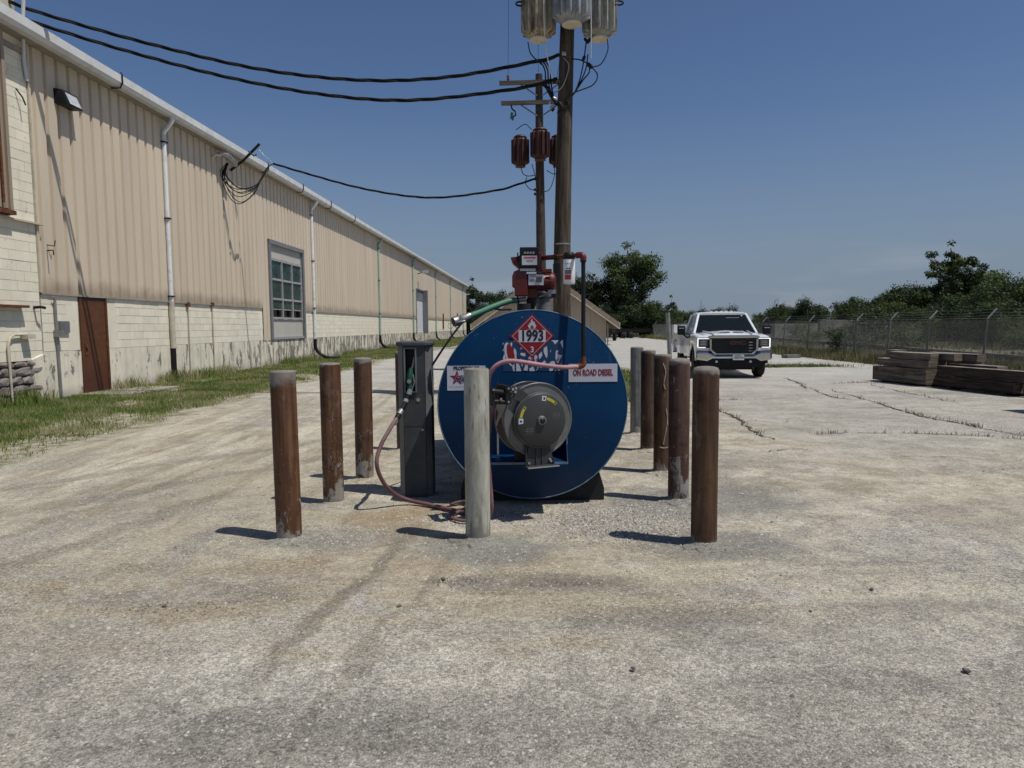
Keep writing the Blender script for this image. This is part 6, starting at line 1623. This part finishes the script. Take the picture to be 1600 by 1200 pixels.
for x in (-.3, -.15, 0, .15, .3): MB().box(x - .035, x + .035, 2.12, 2.2, 2.0, 2.03).build('marker_lamp', Wt, roof)
MB().add([(-.86, 1.40, 1.345), (.86, 1.40, 1.345), (.66, 2.02, 1.925), (-.66, 2.02, 1.925), (-.86, 1.43, 1.335), (.86, 1.43, 1.335), (.66, 2.05, 1.915), (-.66, 2.05, 1.915)], [(0, 1, 2, 3), (7, 6, 5, 4), (0, 3, 7, 4), (1, 5, 6, 2)]).build('windshield', M['windshield'], tk2)
for s in (-1, 1):
    MB().tube([(s * .90, 1.40, 1.30), (s * .70, 2.02, 1.915), (s * .735, 2.5, 1.945)], [.045, .04, .035], 8).build('front_pillar', Wt, tk2)
    MB().add([(s * .955, 1.55, 1.29), (s * .955, 2.95, 1.29), (s * .745, 2.95, 1.90), (s * .735, 2.08, 1.90)], [(0, 1, 2, 3)]).build('side_window', M['dark_glass'], tk2)
    MB().tube([(s * .965, 3.0, 1.27), (s * .755, 3.0, 1.92)], .06, 6).build('rear_pillar', Wt, tk2)
    MB().tube([(s * .965, 1.5, 1.285), (s * .972, 3.05, 1.285)], .022, 6).build('window_sill', M['black_metal'], tk2)
    # door line and handle
    MB().box(min(s * 1.004, s * 1.008), max(s * 1.004, s * 1.008), 1.62, 1.635, .6, 1.24).build('door_gap', M['ink_black'], tk2)
    MB().box(min(s * 1.005, s * 1.04), max(s * 1.005, s * 1.04), 2.72, 2.92, 1.10, 1.14).build('door_handle', Wt, tk2)
    # tow mirrors
    mr = MB().box(min(s * 1.13, s * 1.36), max(s * 1.13, s * 1.36), 1.62, 1.74, 1.27, 1.56).build('mirror', M['black_metal'], tk2, bevel=.03)
    MB().tube([(s * .98, 1.66, 1.24), (s * 1.06, 1.66, 1.18), (s * 1.2, 1.68, 1.30)], .035, 6).build('mirror_arm', M['black_metal'], mr)
    MB().box(min(s * 1.17, s * 1.32), max(s * 1.17, s * 1.32), 1.614, 1.618, 1.47, 1.49).build('mirror_trim', M['label_silver'], mr)
    # headlamp: light C strip round dark glass
    x0, x1 = sorted((s * .66, s * .985))
    hl = MB().box(x0, x1, .055, .3, .90, 1.19).build('headlight', M['black_metal'], tk2, bevel=.015)
    MB().box(x0 + .045, x1 - .045, .044, .06, .95, 1.145).build('lamp_glass', M['lamp_glass'], hl)
    for z in (.99, 1.04, 1.09): MB().box(x0 + .09, x1 - .09, .036, .046, z, z + .018).build('lamp_fin', M['chrome'], hl)
    xo0, xo1 = sorted((s * .96, s * .985)); MB().box(xo0, xo1, .034, .055, .92, 1.18).build('light_strip', M['drl'], hl)
    MB().box(x0 + .01, x1 - .01, .034, .055, 1.165, 1.185).build('light_strip', M['drl'], hl)
    MB().box(x0 + (.10 if s > 0 else .02), x1 - (.02 if s > 0 else .10), .034, .055, .905, .925).build('light_strip', M['drl'], hl)
    MB().prism([(s * .64, .80), (s * .985, .84), (s * .99, .90), (s * .66, .90)], .045, .30, 'XZ').build('lamp_surround', Wt, tk2)
    # bumper end pocket
    MB().box(*sorted((s * .80, s * .93)), -.012, .02, .60, .76).build('bumper_pocket', M['black_rubber'], tk2)
# grille
gr = MB().box(-.615, .615, .02, .12, .735, 1.22).build('grille', M['ink_black'], tk2)
for k in range(7): MB().box(-.585, .585, .008, .022, .775 + k * .055, .792 + k * .055).build('grille_bar', M['black_metal'], gr)
for k in range(4): MB().box(.40, .50, .000, .008, .80 + k * .085, .818 + k * .085).build('grille_glint', M['chrome'], gr)
gs = MB()
gs.prism([(-.70, 1.19), (.70, 1.19), (.68, 1.255), (.55, 1.275), (-.55, 1.275), (-.68, 1.255)], -.005, .12, 'XZ')
grs = gs.build('grille_header', M['chrome'], tk2, bevel=.012)
for s in (-1, 1): MB().prism([(s * .60, .86), (s * .655, .86), (s * .665, 1.165), (s * .60, 1.165)], 0, .1, 'XZ').build('grille_side', M['chrome'], tk2, bevel=.01)
MB().prism([(-.665, .86), (-.60, .86), (-.47, .74), (.47, .74), (.60, .86), (.665, .86), (.53, .705), (-.53, .705)], -.004, .1, 'XZ').build('grille_lower', M['chrome'], tk2, bevel=.006)
text('GMC', .135, plain('dark_red_letter', (.075, .02, .022), .4), gr, (.10, -.004, 1.045), bold=.003, ext=.006, sx=1.4, name='grille_letters')
text('GMC', .139, M['fence_post'], gr, (.10, .0015, 1.045), bold=.006, ext=.004, sx=1.38, name='letter_outline')
# chrome bumper with raised ends
bp_ = [(-1.02, .80), (-.72, .80), (-.50, .69), (.50, .69), (.72, .80), (1.02, .80), (1.03, .55), (.72, .50), (.58, .58), (-.58, .58), (-.72, .50), (-1.03, .55)]
MB().prism(bp_, -.05, .16, 'XZ').build('bumper', M['chrome'], tk2, bevel=.055)
MB().prism([(-.72, .50), (-.58, .575), (.58, .575), (.72, .50), (.9, .50), (.8, .34), (-.8, .34), (-.9, .50)], .03, .3, 'XZ').build('air_dam', M['black_rubber'], tk2)
MB().box(-.55, .55, .35, .8, .24, .5).build('axle_guard', M['black_metal'], tk2)
for x in (-.46, .46): MB().lathe([(.001, .02), (.035, .02), (.04, .035)], c=(x, 0, .50), n=12, axis='Y').build('tow_hook', M['label_silver'], tk2)
pt = MB().box(-.03, .27, -.045, -.033, .545, .70).build('licence_plate', M['plate'], tk2)
for k, x in enumerate((.02, .065, .11, .17, .215)): MB().box(x, x + (.026 if k % 2 else .032), -.047, -.0455, .585, .645).build('plate_mark', M['ink_grey'], pt)
MB().box(.02, .2, -.047, -.0455, .665, .680).build('plate_mark', M['ink_blue'], pt)
# hood scoop and creases
sc2 = MB().prism([(-.38, 0), (.38, 0), (.33, .05), (-.33, .05)], .42, .50, 'XZ').build('hood_scoop', Wt, tk2, loc=(0, 0, 1.34), bevel=.012)
for s in (-1, 1): MB().box(*sorted((s * .05, s * .33)), .410, .424, .008, .032).build('scoop_opening', M['ink_black'], sc2)
for s in (-1, 1): MB().tube([(s * .52, .2, 1.315), (s * .58, .9, 1.355), (s * .64, 1.5, 1.375)], .028, 6).build('hood_crease', Wt, tk2)
MB().box(-.8, .8, 1.36, 1.46, 1.335, 1.36).build('cowl', M['black_rubber'], tk2)
MB().box(-.93, .93, 1.5, 3.0, .9, 1.26).build('cabin_floor', M['black_metal'], tk2)
MB().box(-.60, -.20, 2.2, 2.35, 1.2, 1.75).build('seat_back', M['ink_grey'], tk2); MB().box(.20, .60, 2.2, 2.35, 1.2, 1.75).build('seat_back', M['ink_grey'], tk2)
for s in (-1, 1):
    MB().tube([(s * .775, .3, 1.296), (s * .80, .9, 1.328), (s * .83, 1.38, 1.345)], .006, 4).build('hood_gap', M['ink_black'], tk2)
    MB().tube([(s * .1, 1.42, 1.362), (s * .40, 1.50, 1.425), (s * .62, 1.46, 1.385)], .009, 5).build('wiper', M['black_metal'], tk2)
MB().box(-.66, .66, 1.62, 1.75, 1.30, 1.40).build('dashboard', M['win_jamb'], tk2)
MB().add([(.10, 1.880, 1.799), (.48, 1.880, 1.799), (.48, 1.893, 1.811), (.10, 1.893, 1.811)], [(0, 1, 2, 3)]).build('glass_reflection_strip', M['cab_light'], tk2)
MB().add([(.545, 1.935, 1.851), (.585, 1.935, 1.851), (.585, 1.965, 1.879), (.545, 1.965, 1.879)], [(0, 1, 2, 3)]).build('windshield_sticker', M['sign_white'], tk2)
MB().box(-1.0, 1.0, -.004, .06, .796, .806).build('bumper_gap', M['ink_black'], tk2)
# wheels
def wheel(x, y, r=.40, w=.26):
    wz = MB().lathe([(.24, -w / 2), (r - .05, -w / 2), (r - .012, -w / 2 + .03), (r, -w / 2 + .06), (r, w / 2 - .06), (r - .012, w / 2 - .03), (r - .05, w / 2), (.24, w / 2)], c=(x, y, r), n=36, axis='X').build('wheel', M['tyre'], tk2)
    s = 1 if x > 0 else -1
    MB().lathe([(.001, s * (w / 2 - .05)), (.08, s * (w / 2 - .04)), (.10, s * (w / 2 - .07)), (.22, s * (w / 2 - .05)), (.25, s * (w / 2 - .0)), (.25, -s * w / 2)], c=(x, y, r), n=24, axis='X').build('rim', M['rim'], wz)
    tg = MB()
    for k in range(30):
        a_ = k * 2 * math.pi / 30
        for j in range(3): tg.box(x - .09 + j * .065, x - .045 + j * .065, y + (r + .002) * math.cos(a_) - .02, y + (r + .002) * math.cos(a_) + .02, r + (r + .002) * math.sin(a_) - .006, r + (r + .002) * math.sin(a_) + .006, rot=(a_ + math.pi / 2, 0, 0))
    tg.build('tread', M['tyre'], wz, kind='stuff')
for x, y in ((-.86, .95), (.86, .95), (-.86, 4.75), (.86, 4.75)): wheel(x, y)
# service body
sb = MB(); sb.box(-1.05, 1.05, 3.25, 5.95, .78, .98)
sb.build('body_floor', Wt, tk2)
for s in (-1, 1):
    xa, xb = sorted((s * .72, s * 1.10))
    u = MB(); u.box(xa, xb, 3.25, 4.22, .62, 1.60); u.box(xa, xb, 5.28, 5.95, .62, 1.60); u.box(xa, xb, 4.225, 5.275, 1.06, 1.30)
    bx_ = u.build('tool_box', Wt, tk2)
    for a_, b_ in ((3.3, 4.17), (5.33, 5.9)):
        MB().box(*sorted((s * 1.10, s * 1.106)), a_, b_, .68, 1.55).build('box_door', Wt, bx_, bevel=.004)
        MB().box(*sorted((s * 1.106, s * 1.115)), (a_ + b_) / 2 - .06, (a_ + b_) / 2 + .06, 1.1, 1.2).build('latch', M['steel'], bx_)
    MB().box(xa + .04, xb - .1, 3.22, 3.249, 1.1, 1.5).build('front_vent', M['label_silver'], bx_)
MB().box(-.72, .72, 3.25, 3.3, .98, 1.5).build('headboard', Wt, tk2)
MB().box(-1.05, 1.05, 5.95, 6.1, .55, .72).build('rear_bumper', M['black_metal'], tk2)
for s in (-1, 1): MB().box(*sorted((s * .38, s * .48)), .6, 5.9, .5, .68).build('chassis_rail', M['black_metal'], tk2)
MB().cyl((-.5, 2.9, 2.0), (-.5, 2.92, 2.4), .006, n=5).build('aerial', M['black_metal'], tk2)
